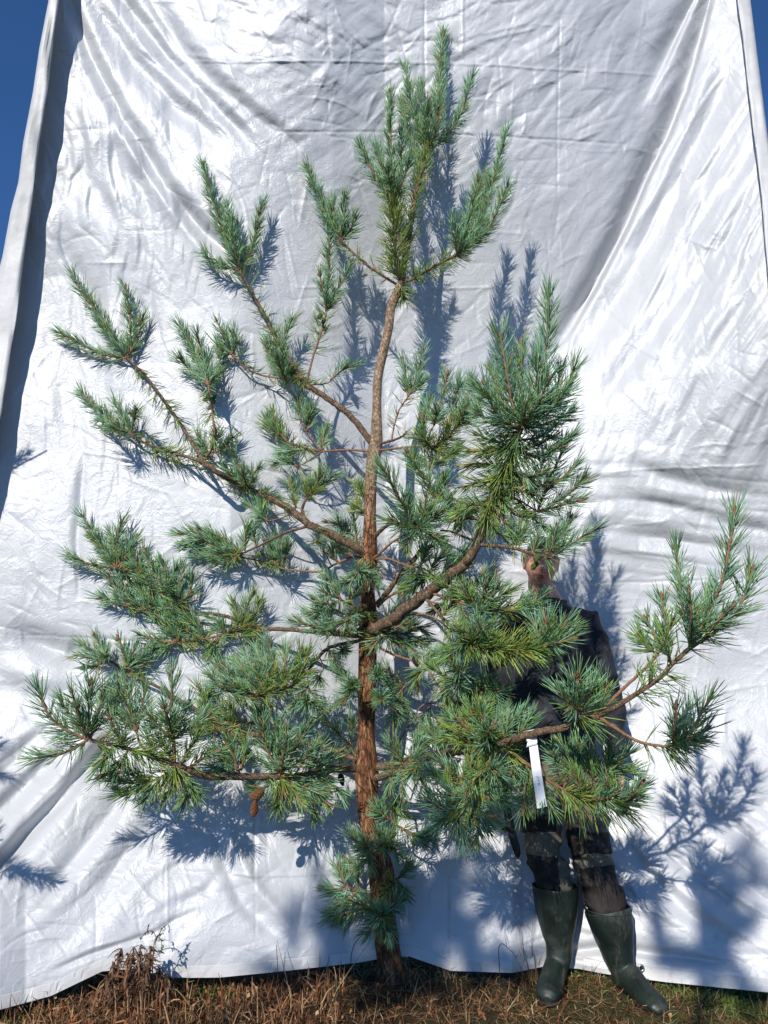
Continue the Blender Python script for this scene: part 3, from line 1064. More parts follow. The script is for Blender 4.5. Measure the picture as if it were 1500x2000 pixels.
# --------- branch data -------------------------------------------------------
# B name defaultdepth | W r0 r1 pts | N pts [opts] | O pts [opts] ; points x,y[,d] in picture pixels + metres from trunk plane
SPEC = open('/dev/null').read() if False else """
B leader 0
W 19 8 783,556,0 795,480,.02 812,380,.03 826,330,.03 837,290,.03
N 837,290 855,180,.05 865,64,.06
N 837,290 812,235,.02 791,132,0
N 837,290 870,270,0 900,222,-.02 922,150,-.03
N 837,290 849,258,-.06 861,182,-.12
N 837,290 828,230,.08 823,168,.10
N 826,330 800,270,.12 783,196,.14
N 837,290 835,240,-.05 838,215,-.1
O 790,500 812,380 837,290 len=.08 den=520 mix=.5
O 826,330 837,290 den=500
B branch 0
W 10 7 783,556,0 772,480,-.05 769,398,-.1
O 780,552 772,480 769,400 len=.105 den=1500 mix=.6 dry=.06
N 769,398 740,358,-.12 716,312,-.14 703,280,-.15
N 769,398 764,300,-.1 761,182,-.1
N 769,398 785,360,-.16 800,306,-.2
N 769,398 750,345,-.02 734,284,0
N 769,398 782,330,0 786,255,.02
N 769,398 760,350,-.2 758,330,-.25
B branch 0
W 8 6 783,558,0 830,530,-.05 893,497,-.1
O 800,548 850,520 893,497 len=.085 den=620 mix=.5 dr=.25
N 893,497 930,452,-.1 956,380,-.1 973,318,-.1 990,255,-.1
N 893,497 945,455,-.14 975,405,-.16 991,362,-.17
N 893,497 915,430,-.1 934,352,-.1
N 893,497 890,465,-.17 888,430,-.2
N 893,497 925,470,-.02 955,440,0
N 893,497 930,420,.04 955,350,.06
B branch 0
W 7 5 775,556,0 720,520,0 665,471,.02
O 760,545 700,500 665,471 len=.075 den=200 mix=.3 dry=.15
N 665,471 670,430 673,385,-.05
N 665,471 655,440 650,395
N 665,471 685,450 690,425
O 783,558 790,580 len=.08 den=1800 mix=.5
B branch 0
W 16 13 728,868,0 690,818,0 656,790,0 600,752,.02
W 13 7 600,752,.02 552,687,.04 530,640,.05 496,579,.06 468,529,.08
W 6 5 598,750,.02 612,695,.04 627,650,.04 637,612,.04
W 5 4 585,742 520,735,.04 483,720,.04 453,692,.04
W 4 3 602,752 640,748,0 652,738,0
O 560,700 530,640 496,579 468,529 len=.075 den=240 mix=.3
N 468,529 440,460,.06 418,400,.05 396,322,.05
N 468,529 455,470,.0 443,398,-.02
N 468,529 430,518,.05 410,506,.04 397,492,.04
N 468,529 487,500,.08 500,450,.08 511,400,.08
N 468,529 460,480,.12 452,430,.14
N 637,608 643,520,.04 643,450,.03
N 643,455 630,402,.03 614,360,.03 600,326,.03
N 637,608 632,570,0 625,540,-.02
N 637,608 662,560,.05 683,520,.06
N 643,470 648,450 641,430
O 612,695 627,650 640,600 len=.085 den=420 mix=.4
N 453,692 440,662 424,628
N 453,692 460,668 456,648
N 453,692 440,690 425,675
O 453,692 520,735 585,742 len=.07 den=180 mix=.3
N 555,735 550,700,-.06 545,678,-.12
N 560,745 548,718,-.1 543,700,-.16
N 575,748 560,715 555,690
N 560,740 535,700 520,665
N 545,690 560,650 570,625
O 530,650 560,720 598,750 len=.08 den=650 mix=.55 dry=.08
N 645,742 670,722 693,712
O 602,752 640,748 len=.06 den=240
CG 631,632,.0 628,622,-.02
B branch 0
W 6 5 724,882,.03 683,879,.05 627,882,.06
W 3.5 3 627,882 611,860 587,825
W 3.5 3 627,882 603,900 581,911
W 4 3 627,882 603,876 565,865 540,846
N 588,825 583,800 582,778
N 600,842 608,815 610,795
N 596,835 602,812 604,800
N 628,880 632,855 638,835
N 545,852 538,825 532,805 c=m
N 540,846 528,835 522,820 c=m
N 560,862 548,845 542,835 c=o
N 581,911 560,895 550,886
N 581,911 565,905 545,905
N 600,878 580,880 560,885
O 540,846 565,865 603,876 len=.065 den=450 mix=.5 dry=.1
O 581,911 603,900 len=.06 den=300
B branch 0
W 20 17 712,1078,0 701,1073,-.02 640,1041,-.04 603,1025,-.04
W 17 13 603,1025,-.04 560,990,-.03 515,967,-.02 480,953,-.02 427,924,0 398,903,0
W 9 6 398,903,0 362,843,.02 327,791,.03 288,739,.04 249,700,.05
W 8 5 398,903 340,884,.02 310,878,.02 266,856,.03 249,843,.03
W 6 4 400,900 418,861,0 414,800,0 407,752,0
W 9 6 600,1024 590,995,-.04 597,977,-.05
W 4 4 597,977 620,958,-.06
W 7 4 603,1028 560,1039,-.05 528,1055,-.06 501,1068,-.06 472,1081,-.06 448,1084,-.06
W 4 3 572,998 555,1010 523,1018
N 249,700 210,640,.05 175,590,.05 140,533,.05
N 249,700 255,640,.04 246,560,.03
N 249,700 265,665,.06 280,618,.08
N 249,700 200,692,.04 150,668,.03 116,650,.03
N 249,700 225,665,-.02 200,640,-.04
N 249,843 215,818,.02 180,790,.02 160,768,.02
N 249,843 225,838,.0 195,820,-.02
N 255,848 262,820,.02 266,800,.0
N 262,852 240,815,.06 225,790,.08
O 255,848 310,878 390,900 len=.075 den=480 mix=.6 dr=.1
O 249,700 288,739 362,843 392,892 len=.08 den=210 mix=.4
N 407,752 385,700 352,635
N 407,752 405,725 401,700,-.08
N 407,752 425,720 432,695
N 407,752 375,725 350,700
N 407,752 395,690 385,655
O 407,752 414,800 418,861 len=.075 den=300 mix=.3
N 416,885 420,865 422,845,-.08
N 420,885 440,870 450,855
N 415,892 395,870 385,850
N 480,948 468,915 456,885
N 482,950 478,938,-.08 476,930,-.13
N 485,950 495,925 505,915
N 475,948 455,930 442,915
O 450,940 480,953 560,990 len=.085 den=420 mix=.35
O 398,903 430,926 480,953 len=.06 den=160 mix=.4
O 560,990 603,1025 660,1050 len=.06 den=130 mix=.4
N 612,965 635,942 655,928
N 605,970 620,940 625,925 c=m
N 578,992 572,960 568,945 c=m
N 600,975 600,950 c=o
O 597,977 620,958 len=.07 den=600 mix=.9 dry=.25
N 523,1018 505,1003 488,988
N 523,1018 515,1000 505,980
N 448,1084 400,1072 370,1066
N 460,1082 410,1052 350,1042
N 472,1081 430,1050 388,1034
N 472,1081 440,1100 415,1090
N 478,1076 480,1050 483,1032
N 500,1068 497,1045 500,1030
N 448,1084 420,1085 385,1085
N 440,1083 400,1055 362,1062
O 440,1084 470,1081 len=.08 den=600 mix=.4
CG 410,772,-.02 414,784,-.02
B branch .05
W 6 3 706,1090,.02 691,1087,.04 653,1103,.05 627,1116,.05 587,1115,.06 549,1110,.06 528,1100,.06 507,1076,.06
W 4 3 528,1100,.06 500,1094,.06 478,1090,.06
N 543,1108 543,1080 543,1052
N 549,1110 555,1085 560,1065
N 540,1106 530,1080 525,1062
O 480,1090 528,1100 549,1110 len=.065 den=500
N 478,1090 455,1085 440,1075
N 690,1087,.15 672,1050 660,1015
N 700,1080,.15 695,1040 690,1000
N 691,1087,.1 665,1075 650,1045
N 700,1060,.2 675,1030 640,1020
N 660,1100 650,1080 655,1060
N 620,1050,.0 617,1058,-.08 den=250
B branch 0
W 8 5 716,1205,-.02 690,1185,-.06 660,1168,-.12
W 8 5 712,1225,-.02 690,1232,-.08 655,1234,-.14
W 5 5 722,1095,0 716,1160,0 714,1228,0
W 5 4 722,1100,-.03 710,1108,-.1 702,1112,-.14
N 702,1112,-.14 702,1116,-.26 len=.085
N 700,1110 690,1130,-.2 675,1140,-.24
N 705,1115 722,1125,-.18 735,1140,-.2
N 660,1168 630,1154,-.16
N 665,1170 650,1140,-.1 640,1128,-.1
N 680,1180 690,1160,-.1 695,1145,-.1
N 655,1234 636,1232,-.24 len=.08
N 655,1234 615,1225,-.18 576,1214,-.2
N 655,1234 640,1205,-.15 625,1186,-.15
N 670,1200,-.1 650,1190,-.14 610,1195,-.16
N 650,1232 620,1210,-.1 600,1195,-.1
N 660,1175 640,1180,-.2 612,1170,-.2
N 690,1190 680,1210,-.2 660,1220,-.22
O 660,1168 716,1205 len=.08 den=500 mix=.5
O 655,1234 712,1225 len=.075 den=400 mix=.4
O 722,1080 722,1120 len=.085 den=1500 mix=.9 dry=.3
O 720,1200 720,1235 len=.07 den=500 mix=.5
B branch .08
W 11 9 706,1243,.03 650,1238,.05 593,1232,.06 507,1227,.08
W 9 7 507,1227,.08 463,1210,.09 420,1199,.10 385,1196,.10 346,1179,.10
W 7 5 346,1179,.10 312,1153,.1 264,1130,.1 229,1110,.1
W 6 4 485,1223 442,1238,.08 390,1249,.08 342,1255,.08
W 5 4 400,1210 372,1218 299,1199 247,1184
W 4 3 507,1227 500,1242 470,1243
N 229,1110 200,1070 162,1010
N 229,1110 185,1105 138,1086
N 229,1110 228,1060 240,1016
N 229,1110 250,1080 264,1055
N 229,1110 205,1080 190,1050
N 235,1113 240,1080 215,1045
N 330,1165 303,1120 285,1080
N 340,1172 326,1130 318,1098
N 346,1178 350,1140 358,1110
N 320,1160 290,1135 262,1105
N 300,1148 270,1110 262,1080
N 312,1153 322,1150,-.05 326,1148,-.1
N 346,1179 370,1160 375,1130
N 346,1179 335,1140 345,1110
O 229,1110 264,1130 346,1179 len=.075 den=650 mix=.5
N 247,1184 220,1176 200,1168
N 250,1185 228,1150 214,1128
N 260,1187 250,1160 240,1140
N 299,1199 270,1180 245,1165
N 290,1197 285,1170 272,1150
N 330,1206 305,1185 290,1172
N 345,1210 330,1190 320,1180
N 372,1215 350,1190 330,1185
O 247,1184 299,1199 372,1218 len=.07 den=450 mix=.4 dr=.1
N 342,1255 305,1250 276,1240
N 345,1255 325,1225 305,1212
N 350,1254 340,1235 335,1220
N 390,1248 360,1228 335,1212
N 400,1247 385,1225 372,1210
N 342,1255 320,1262 300,1265
O 342,1255 390,1249 442,1238 len=.075 den=600 mix=.4 dr=.2
N 460,1232 465,1205 455,1175 c=m
N 470,1228 480,1190 492,1163 c=m
N 480,1225 500,1195 505,1180 c=m
N 440,1238 425,1215 410,1205
N 430,1240 420,1260 405,1275 c=m
O 442,1238 485,1223 len=.085 den=900 mix=.9
O 470,1243 500,1242 len=.08 den=900 mix=.5 dr=.3
B branch .1
W 13 11 708,1490,.03 650,1465,.06 600,1450,.08 496,1434,.10 448,1436,.1
W 10 7 448,1436,.1 400,1405,.1 384,1386,.1 360,1373,.1 307,1341,.1
W 7 5 307,1341,.1 248,1312,.09 213,1289,.08
W 4 3 248,1312 225,1335 
W 4 3 448,1436 478,1450 474,1462
W 4 3 448,1436 470,1412 500,1415 530,1430
N 213,1289 185,1272,.02 162,1260,-.03 len=.06
N 213,1289 206,1278,.0 203,1272,-.05 len=.06
N 213,1292 185,1300,.02 166,1301,-.03 len=.06
N 213,1289 190,1250,.05 185,1240,.03 len=.06
N 213,1289 180,1285,.08 150,1280,.06 len=.06
N 248,1308 258,1280,.03 263,1264,-.02 len=.062
N 248,1308 268,1290,.03 277,1281,-.03 len=.065
N 250,1308 290,1290,.05 298,1270,.04 len=.06
N 248,1308 240,1270,.08 232,1250 len=.055
O 230,1300 248,1312 265,1320 len=.065 den=700
N 225,1335 215,1350 200,1360
N 405,1408 398,1370 388,1342 c=m
N 384,1386 400,1365 410,1350 c=m
N 440,1425 420,1405 400,1388 c=m
N 455,1420 440,1395 430,1378 c=m
N 470,1412 455,1395 450,1380 c=m
N 430,1428 405,1425 385,1420 c=m
N 490,1415 500,1400 510,1390 c=m
O 384,1390 448,1436 len=.075 den=500 mix=.6
O 440,1430 500,1415 530,1430 len=.06 den=350 mix=.5
N 474,1462 450,1470 430,1465
CO 476,1469,.06 471,1483,.06
B branch 0
W 9 5 708,1250,.0 645,1264,-.03 621,1285,-.05 597,1315,-.07 571,1339,-.08 544,1352,-.09 507,1360,-.1 453,1352,-.1
W 3 3 600,1315 603,1345 600,1365
W 3 3 625,1285 632,1305 625,1318
W 3 2.5 650,1262 660,1268 667,1270
N 453,1352 430,1340 412,1322
N 470,1355 445,1320 430,1305
N 490,1358 460,1325 440,1300
N 507,1360 480,1315 455,1285
N 520,1358 495,1305 475,1272
N 535,1355 515,1300 500,1262
N 550,1350 535,1295 525,1255
N 560,1345 557,1300,-.12 557,1265,-.14
N 571,1339 580,1295 588,1268 c=m
N 580,1330 595,1300 600,1280 c=m
N 507,1360 470,1345 440,1335
N 540,1352 500,1330 480,1320
N 560,1345 540,1325 520,1300
N 440,1340,0 425,1315,.05 420,1290,.05
O 453,1352 507,1360 571,1339 597,1315 len=.085 den=800 mix=.45 dr=.1
O 510,1335 540,1320 575,1310 len=.085 den=900 mix=.8
N 600,1365 600,1372,-.1 len=.08 den=400
N 603,1345 615,1365 630,1380 den=300
N 603,1340 585,1360 575,1375 den=300
N 625,1318 622,1325,-.08 den=450
N 667,1270 672,1270,-.08 den=450
N 640,1266 655,1290 660,1305 den=300
O 597,1315 645,1264 len=.06 den=220 mix=.4
B branch 0
W 4 3 712,1340,-.02 700,1342,-.07 690,1341,-.12
W 4 3 722,1322,-.02 735,1318,-.08
W 4 3 723,1370,0 745,1365,-.06 773,1360,-.02 795,1333,.04
N 690,1341,-.12 686,1340,-.2 len=.07 den=900
N 693,1341 675,1325 665,1315 len=.06
N 735,1318 736,1317,-.18 len=.065 den=700
N 745,1365 744,1363,-.16 len=.065 den=800
N 745,1365 765,1375 775,1395 den=400
N 773,1360 780,1375 770,1400 den=350
N 795,1333 785,1350 790,1380 den=350
N 790,1335 770,1325 755,1310 den=350
N 700,1343 680,1355 665,1370 den=300
O 716,1325 717,1355 len=.065 den=700 mix=.5
O 717,1290 718,1320 len=.06 den=400 mix=.5
B branch -.2
W 15 13 706,1502,0 650,1503,-.08 600,1515,-.14 520,1517,-.22 450,1517,-.28 400,1515,-.32 365,1502,-.36
W 9 7 365,1502,-.36 341,1492,-.38 290,1476,-.42 245,1462,-.45 175,1445,-.5
W 6 5 341,1492,-.38 341,1465,-.4 338,1442,-.42
W 5 4 341,1494 315,1518 290,1526 260,1530
W 6 5 549,1518,-.2 546,1500,-.22
W 4 4 600,1515 613,1509
W 5 4 300,1480 275,1455 267,1430
W 4 4 470,1517 465,1500
N 338,1442 335,1385,-.44 336,1318,-.46 len=.088
N 338,1442 312,1422,-.45 290,1396,-.48
N 340,1442 375,1420,-.4 405,1396,-.4
N 338,1442 330,1410,-.5 322,1385,-.56
N 338,1442 355,1405,-.38 368,1375,-.36
N 172,1445 122,1421,-.52 93,1392,-.54 76,1350,-.55 len=.085
N 172,1445 173,1390,-.52 177,1338,-.53 len=.09
N 172,1445 120,1472,-.52 66,1481,-.54
N 170,1440 152,1392,-.56 141,1352,-.6
N 175,1440 200,1400,-.45 228,1362,-.42
N 178,1440 195,1380,-.4 205,1345,-.38
N 172,1442 135,1395,-.44 118,1365,-.42
O 180,1446 245,1462 341,1492 len=.085 den=800 mix=.6
N 267,1430 258,1390,-.42 250,1348,-.42 len=.085
N 267,1430 276,1385 283,1350 len=.085
N 267,1430 235,1400 213,1372
N 267,1430 240,1360 232,1340
N 300,1480 290,1440 300,1415
N 245,1462 225,1425 215,1405
N 260,1530 240,1526 222,1518
N 290,1526 260,1515 235,1500
N 290,1526 265,1545 240,1550 c=m
N 310,1520 300,1545 285,1560 c=m
O 341,1496 300,1524 262,1530 len=.08 den=800 mix=.6 dr=.15
O 341,1492 343,1510 len=.1 den=1800 mix=.8 dr=.5 dry=.2
N 345,1500 370,1530 385,1552 c=m
N 355,1502 335,1535 322,1560 c=m
N 350,1498 372,1460 385,1432 c=m
N 345,1495 318,1455 308,1440 c=m
N 365,1502 400,1480 420,1470 c=m
O 300,1480 320,1440 340,1455 len=.085 den=600 mix=.6
N 375,1510 370,1545 360,1565 c=m
N 250,1465 230,1500 200,1515 c=m
N 220,1458 200,1490 190,1500 c=m
N 465,1505 440,1485 420,1470
N 465,1500 455,1475 445,1455
N 470,1505 480,1470 478,1450 c=m
N 470,1512 440,1505 415,1495
N 549,1510 528,1478 515,1440 509,1412
N 549,1510 572,1470 605,1415
N 549,1510 545,1455 540,1415
N 549,1510 555,1470,-.3 560,1440,-.34
N 549,1510 515,1490 490,1475
N 549,1510 590,1485 615,1460
N 613,1509 637,1490 664,1468
N 600,1513 615,1480 625,1455
N 549,1510 530,1450 560,1425
O 520,1517 560,1517 640,1505 len=.085 den=700 mix=.5 dry=.1
N 560,1517 600,1540 640,1548
N 549,1520 542,1555 545,1582 c=m
N 560,1518 580,1555 595,1580 c=m
N 590,1516 620,1550 640,1568 c=m
N 540,1518 515,1540 500,1535
N 620,1510 650,1535 668,1552
N 560,1518 550,1560 525,1575 c=m
N 575,1518 610,1570 615,1590
O 549,1518 552,1535 len=.09 den=1600 mix=.7 dr=.5 dry=.25
O 400,1515 460,1517 len=.05 den=120 mix=.3
CR 503,1552,-.32 497,1578,-.32
CO 667,1523,-.02
B branch .08
W 5 3 712,1490,.06 695,1475,.08 683,1456,.1
N 683,1456 655,1426 626,1402
N 683,1456 660,1468 640,1455
N 683,1456 690,1430 685,1410 den=350
O 683,1456 700,1480 len=.07 den=400
B branch -.3
W 18 15 718,1498,0 760,1496,-.05 850,1474,-.18 908,1466,-.32 974,1454,-.52
W 17 15 722,1522,0 760,1512,-.08 810,1490,-.14
W 15 11 974,1454,-.52 1020,1440,-.6 1060,1428,-.66 1110,1420,-.72 1170,1398,-.8
W 9 7 1170,1398,-.8 1220,1370,-.84 1280,1330,-.86 1320,1290,-.88 1348,1266,-.88
W 7 5 1348,1266,-.88 1388,1242,-.88
W 6 5 1172,1390,-.8 1220,1342,-.82 1260,1306,-.8 1284,1278,-.8
W 6 4 1172,1402,-.8 1220,1434,-.82 1252,1450,-.84 1296,1458,-.85 1315,1457,-.86
W 6 5 984,1460,-.53 1030,1492,-.54 1060,1518,-.54 1100,1542,-.55 1140,1562,-.56 1200,1572,-.58 1220,1568,-.58
W 4 4 1165,1400 1140,1395 1130,1385
W 4 4 974,1456 960,1476 950,1500
W 5 4 940,1500,-.45 905,1522,-.42
W 5 4 950,1502 920,1560 890,1594
W 3 2 720,1510,-.05 725,1540,-.1 728,1570,-.1 735,1590,-.1
W 5 4 760,1510 768,1560 764,1600,-.1 785,1618,-.1 812,1634,-.1
W 4 4 1100,1542 1110,1515 1120,1500
W 4 4 1140,1562 1160,1525 1180,1508
N 1348,1264 1378,1210,-.9 1408,1142,-.92 1424,1070,-.93 1435,998,-.93 len=.088
N 1388,1242 1436,1198,-.9 1460,1150,-.9 1469,1112,-.9 len=.085
N 1348,1264 1350,1210,-.98 1346,1152,-1.03 len=.085
N 1348,1264 1335,1200,-.86 1326,1130,-.84 1319,1068,-.83
N 1348,1264 1375,1185,-.82 1390,1150,-.8
N 1370,1255 1400,1215,-.95 1425,1190,-.98
N 1284,1278 1300,1240,-.8 1293,1172,-.8
N 1290,1272 1278,1240,-.78 1265,1215,-.76 c=m
N 1284,1278 1262,1262,-.78 1250,1245,-.78 c=m
N 1310,1295 1300,1250 1310,1220 c=m
O 1240,1322 1284,1278 len=.075 den=260 mix=.3
O 1220,1372 1280,1330 1348,1266 1388,1242 len=.1 den=330 mix=.3 dr=.15
N 1315,1457 1350,1425,-.9 1388,1362,-.92 len=.08
N 1315,1457 1318,1420,-.93 1320,1385,-.95
N 1315,1457 1355,1440,-.95 1380,1424,-.98
N 1315,1457 1345,1455,-.8 1375,1440,-.78
N 1315,1457 1335,1410,-.8 1345,1380,-.78
O 1296,1458 1325,1458 len=.11 den=1300 mix=.2 dr=.7
O 1240,1444 1296,1458 len=.08 den=160 dr=.3
N 1130,1385 1128,1355,-.84 1128,1325,-.88 len=.092
N 1130,1388 1115,1375,-.84 1098,1358,-.86 len=.088
N 1135,1390 1150,1365,-.8 1160,1345,-.8 len=.08
N 1160,1398 1175,1370 1185,1345 c=m
O 1120,1396 1140,1396 len=.12 den=1100 mix=.5 dr=.5
O 1100,1420 1160,1400 len=.07 den=200 mix=.5 dr=.3
N 1220,1568 1240,1552,-.6 1253,1532,-.62
N 1220,1568 1232,1560,-.64 1238,1552,-.68
N 1210,1570 1195,1545,-.66 1185,1530,-.7 c=m
N 1150,1562 1185,1560,-.66 1205,1548,-.7
N 1180,1508 1205,1490 1225,1474
N 1180,1508 1190,1480 1192,1462
N 1175,1512 1215,1510 1235,1505
N 1120,1500 1112,1478 1100,1462
N 1120,1500 1125,1475 1128,1460
N 1120,1505 1090,1490 1080,1475
N 1160,1525 1150,1495 1150,1475 c=m
N 1140,1562 1130,1525 1120,1510 c=m
O 1100,1542 1140,1562 1215,1570 len=.085 den=1100 mix=.7 dry=.06
O 1105,1545 1160,1568 1225,1570 len=.115 den=500 mix=.4 dr=.9
O 1060,1518 1100,1542 len=.075 den=420 mix=.7
O 1160,1525 1180,1510 len=.08 den=1000 mix=.6
N 1030,1492 1025,1540,-.55 1022,1578,-.6 len=.075
N 1060,1518 1062,1550,-.58 1075,1575,-.6 len=.07
N 1040,1500 1040,1525 1048,1560 c=m
N 1000,1470 1010,1500 1020,1520 c=m
N 990,1464 1000,1500 990,1530 c=m
O 984,1460 1030,1492 len=.08 den=500 mix=.8
N 905,1522 870,1522 836,1506 len=.08
N 905,1522 880,1510 860,1490 len=.08
N 905,1522 920,1490 925,1475 c=m
N 950,1500 973,1510,-.62 len=.085
N 950,1502 985,1500,-.5 1000,1485,-.5
N 950,1502 960,1540 975,1560
N 950,1502 930,1520,-.55 915,1545,-.6 c=m
O 870,1522 905,1522 945,1502 len=.09 den=900 mix=.6 dry=.08
N 890,1594 864,1580 843,1566 len=.085
N 890,1594 880,1560 870,1540 c=m
N 890,1594 900,1612 905,1632 len=.085
N 900,1585 930,1600 950,1615
N 905,1580 860,1605 850,1620
N 920,1560 945,1590 965,1600
N 920,1560 900,1560 880,1552
N 925,1550 960,1560 990,1570
N 935,1530 965,1545 985,1545
N 915,1570 935,1620 930,1640
O 950,1502 920,1560 890,1594 len=.09 den=900 mix=.5 dr=.35
N 790,1496 776,1475,-.12 766,1452,-.14
N 800,1492 812,1475 818,1455 den=450
N 795,1496 785,1530,-.2 788,1562,-.2
N 780,1500 765,1520,-.18 760,1545,-.18
N 800,1492 820,1520,-.2 835,1545,-.2 c=m
N 830,1482 815,1500,-.26 800,1515,-.28
N 850,1476 865,1450 870,1430 c=m
N 768,1560 780,1580 790,1590 den=400
O 760,1498 810,1490 len=.075 den=600 mix=.4
O 768,1530 764,1600 len=.07 den=350
N 785,1618 810,1632 838,1622
N 764,1600 750,1595 740,1585
N 812,1634 830,1640 842,1640 den=400
O 764,1600 812,1634 len=.06 den=400
N 960,1450 945,1420,-.6 944,1402,-.64 len=.08
N 985,1450 1000,1425,-.55 1022,1395,-.55
N 975,1452 990,1420 1005,1400
N 960,1452 970,1420 985,1392
N 950,1458 920,1430 900,1410 c=m
N 940,1460 925,1410 920,1385 c=m
N 935,1462 900,1440 885,1420 c=o
N 950,1458 955,1430,-.65 965,1415,-.7
N 1010,1442 1025,1420 1035,1405
N 920,1464 895,1425 880,1395 c=m
N 925,1464 945,1430 960,1375 c=m
O 908,1464 974,1452 len=.095 den=900 mix=.6 dr=.1 dry=.06
O 900,1440 930,1400 945,1385 len=.08 den=800 mix=.6
B branch -.3
W 22 27 722,1232,-.02 745,1222,-.1 768,1210,-.17
W 27 21 768,1210,-.17 820,1170,-.27 874,1130,-.35 910,1100,-.41
W 20 16 910,1100,-.41 926,1076,-.44 940,1040,-.46 950,1005,-.49
W 15 10 950,1005,-.49 968,955,-.52 985,920,-.55 1003,870,-.6 1018,838,-.65
W 8 5 930,1070,-.44 942,1064,-.46 1000,1070,-.52 1040,1082,-.56 1075,1090,-.6
W 6 4 930,1058,-.45 900,1046,-.4 880,1038,-.36 860,1036,-.34
W 6 4 840,1158,-.3 851,1161,-.32 893,1175,-.36 936,1188,-.4 973,1192,-.42 1010,1192,-.44
W 7 5 832,1168,-.3 861,1204,-.34 885,1228,-.38 909,1252,-.44 931,1260,-.48 973,1268,-.52 1027,1269,-.56 1059,1265,-.58
W 5 4 840,1175 862,1180
W 4 3 775,1205 830,1200 870,1222,-.3 885,1240
W 6 5 738,1185,-.02 760,1165,-.1 790,1152,-.18 815,1158,-.24 828,1168,-.28
W 4 3 965,965 1010,975 1050,1000
W 4 3 985,925 1030,945 1060,950
N 1018,838 980,820,-.7 962,794,-.74 945,752,-.78 len=.092
N 1018,838 1000,785,-.68 992,740,-.7 977,658,-.7 len=.09
N 1018,838 1028,790,-.78 len=.08
N 1018,838 1048,795,-.74 1071,742,-.8 len=.09
N 1020,835 1052,770,-.64 1066,680,-.64 1072,620,-.64 1073,565,-.64 len=.092
N 1018,838 1018,760,-.62 1017,672,-.6 len=.085
N 1022,832 1045,770,-.7 1050,702,-.74 len=.085
N 1018,838 1070,800,-.6 1102,765,-.58 1120,722,-.58 len=.085
N 1018,838 1065,812,-.66 1100,768,-.68 len=.085
N 1018,838 1060,830,-.6 1105,812,-.55
N 1018,838 985,800,-.55 960,720,-.5
N 1018,838 965,830,-.6 935,810,-.6
N 1018,838 975,790,-.62 930,760,-.6
N 1020,836 1080,780,-.5 1095,720,-.45
O 1018,838 1003,870 985,920 len=.115 den=1500 mix=.35
O 985,920 968,955 950,1005 len=.115 den=1250 mix=.65
O 950,1005 940,1040 len=.09 den=500 mix=.6
N 1060,950 1085,912 1102,868
N 1060,950 1100,935 1125,905
N 1050,955 1055,920 1070,880
N 1000,880 1045,870 1085,850
N 1000,880 1060,890 1120,850
N 1010,860 1060,850 1118,800
N 990,910 1030,930 1060,925
N 1050,1000 1100,972 1142,935
N 1050,1000 1085,990 1130,978
N 1050,1000 1060,970 1080,945
N 1010,975 1040,1010,-.45 1060,1030 c=m
N 1005,875 960,860 935,850 c=m
N 1000,880 950,880 920,880 c=o
N 985,920 945,905 915,910 c=o
N 978,935 940,940 910,950 c=o
N 985,920 1010,955 1040,965 c=m
N 968,955 1000,1000 1030,1010 c=m
N 955,990 925,985 900,1000 c=m
N 958,985 985,1020 1000,1040 c=m
N 945,1020 920,1010 890,1015 c=m
N 950,1010 980,1045 1010,1050 c=m
O 1060,950 1030,945 990,930 len=.09 den=900 mix=.5
O 1050,1000 1010,975 970,965 len=.09 den=800 mix=.5
N 1068,1088 1080,1062,-.62 1085,1035,-.64 len=.068 den=240
N 1075,1090 1110,1065,-.6 1160,1035,-.6 len=.072
N 1040,1082 1048,1052,-.5 1052,1032,-.48
N 1060,1086 1095,1050,-.5 1115,1010,-.48 den=400
N 1000,1070 1010,1050 1020,1035 c=m
O 1055,1086 1080,1092 len=.09 den=420 mix=.2 dr=.8
O 1000,1070 1050,1084 len=.065 den=260 mix=.4
O 942,1064 1000,1070 len=.06 den=120 mix=.4
CG 1047,1105,-.6 1052,1098,-.62
N 936,1188 945,1160,-.46 950,1145,-.5 len=.075
N 936,1188 915,1165,-.44 905,1150,-.46 c=m
N 936,1188 955,1175,-.48 970,1150,-.5
N 936,1188 940,1195,-.52 len=.07
N 975,1192 1010,1180 1035,1165
N 1010,1192 1040,1178 1060,1162
N 1000,1192 1030,1190 1055,1185
N 950,1190 975,1165 1000,1150 c=m
O 940,1189 973,1192 1010,1192 len=.08 den=900
O 851,1161 893,1175 936,1188 len=.075 den=250 mix=.5
N 893,1175 880,1150 870,1140 c=m
N 893,1175 905,1200 900,1215 c=m
N 1059,1265 1068,1240,-.6 1068,1218,-.62 len=.075
N 1059,1265 1085,1238,-.62 1108,1215,-.64 len=.078
N 1059,1265 1090,1256,-.64 1118,1246,-.66 len=.078
N 1055,1266 1050,1235,-.54 1040,1215,-.52
N 1059,1265 1095,1240,-.52 1120,1225,-.5
O 909,1252 931,1260 973,1268 1027,1269 1059,1265 len=.095 den=1500 mix=.5
O 940,1262 1050,1267 len=.105 den=550 mix=.8 dr=.6
N 928,1258 932,1240,-.52 937,1224,-.56 len=.08
N 925,1258 945,1240,-.48 955,1225,-.48 len=.07
N 925,1258 910,1240,-.5 895,1225,-.5 c=m
N 909,1252 890,1270,-.46 875,1280,-.46 c=m
O 861,1204 885,1228 915,1256 len=.08 den=550 mix=.6
O 905,1250 925,1258 len=.1 den=900 mix=.5
N 862,1204 875,1185 885,1170 c=m
B branch -.2
W 6 4 728,1255,0 760,1275,-.05 827,1300,-.12 853,1335,-.15 875,1359,-.18 893,1375,-.2
W 5 4 853,1335,-.15 880,1325,-.2 898,1316,-.26
W 5 4 893,1375,-.2 930,1360,-.25 950,1355,-.28
W 5 4 893,1375,-.2 905,1410,-.28 915,1440,-.36
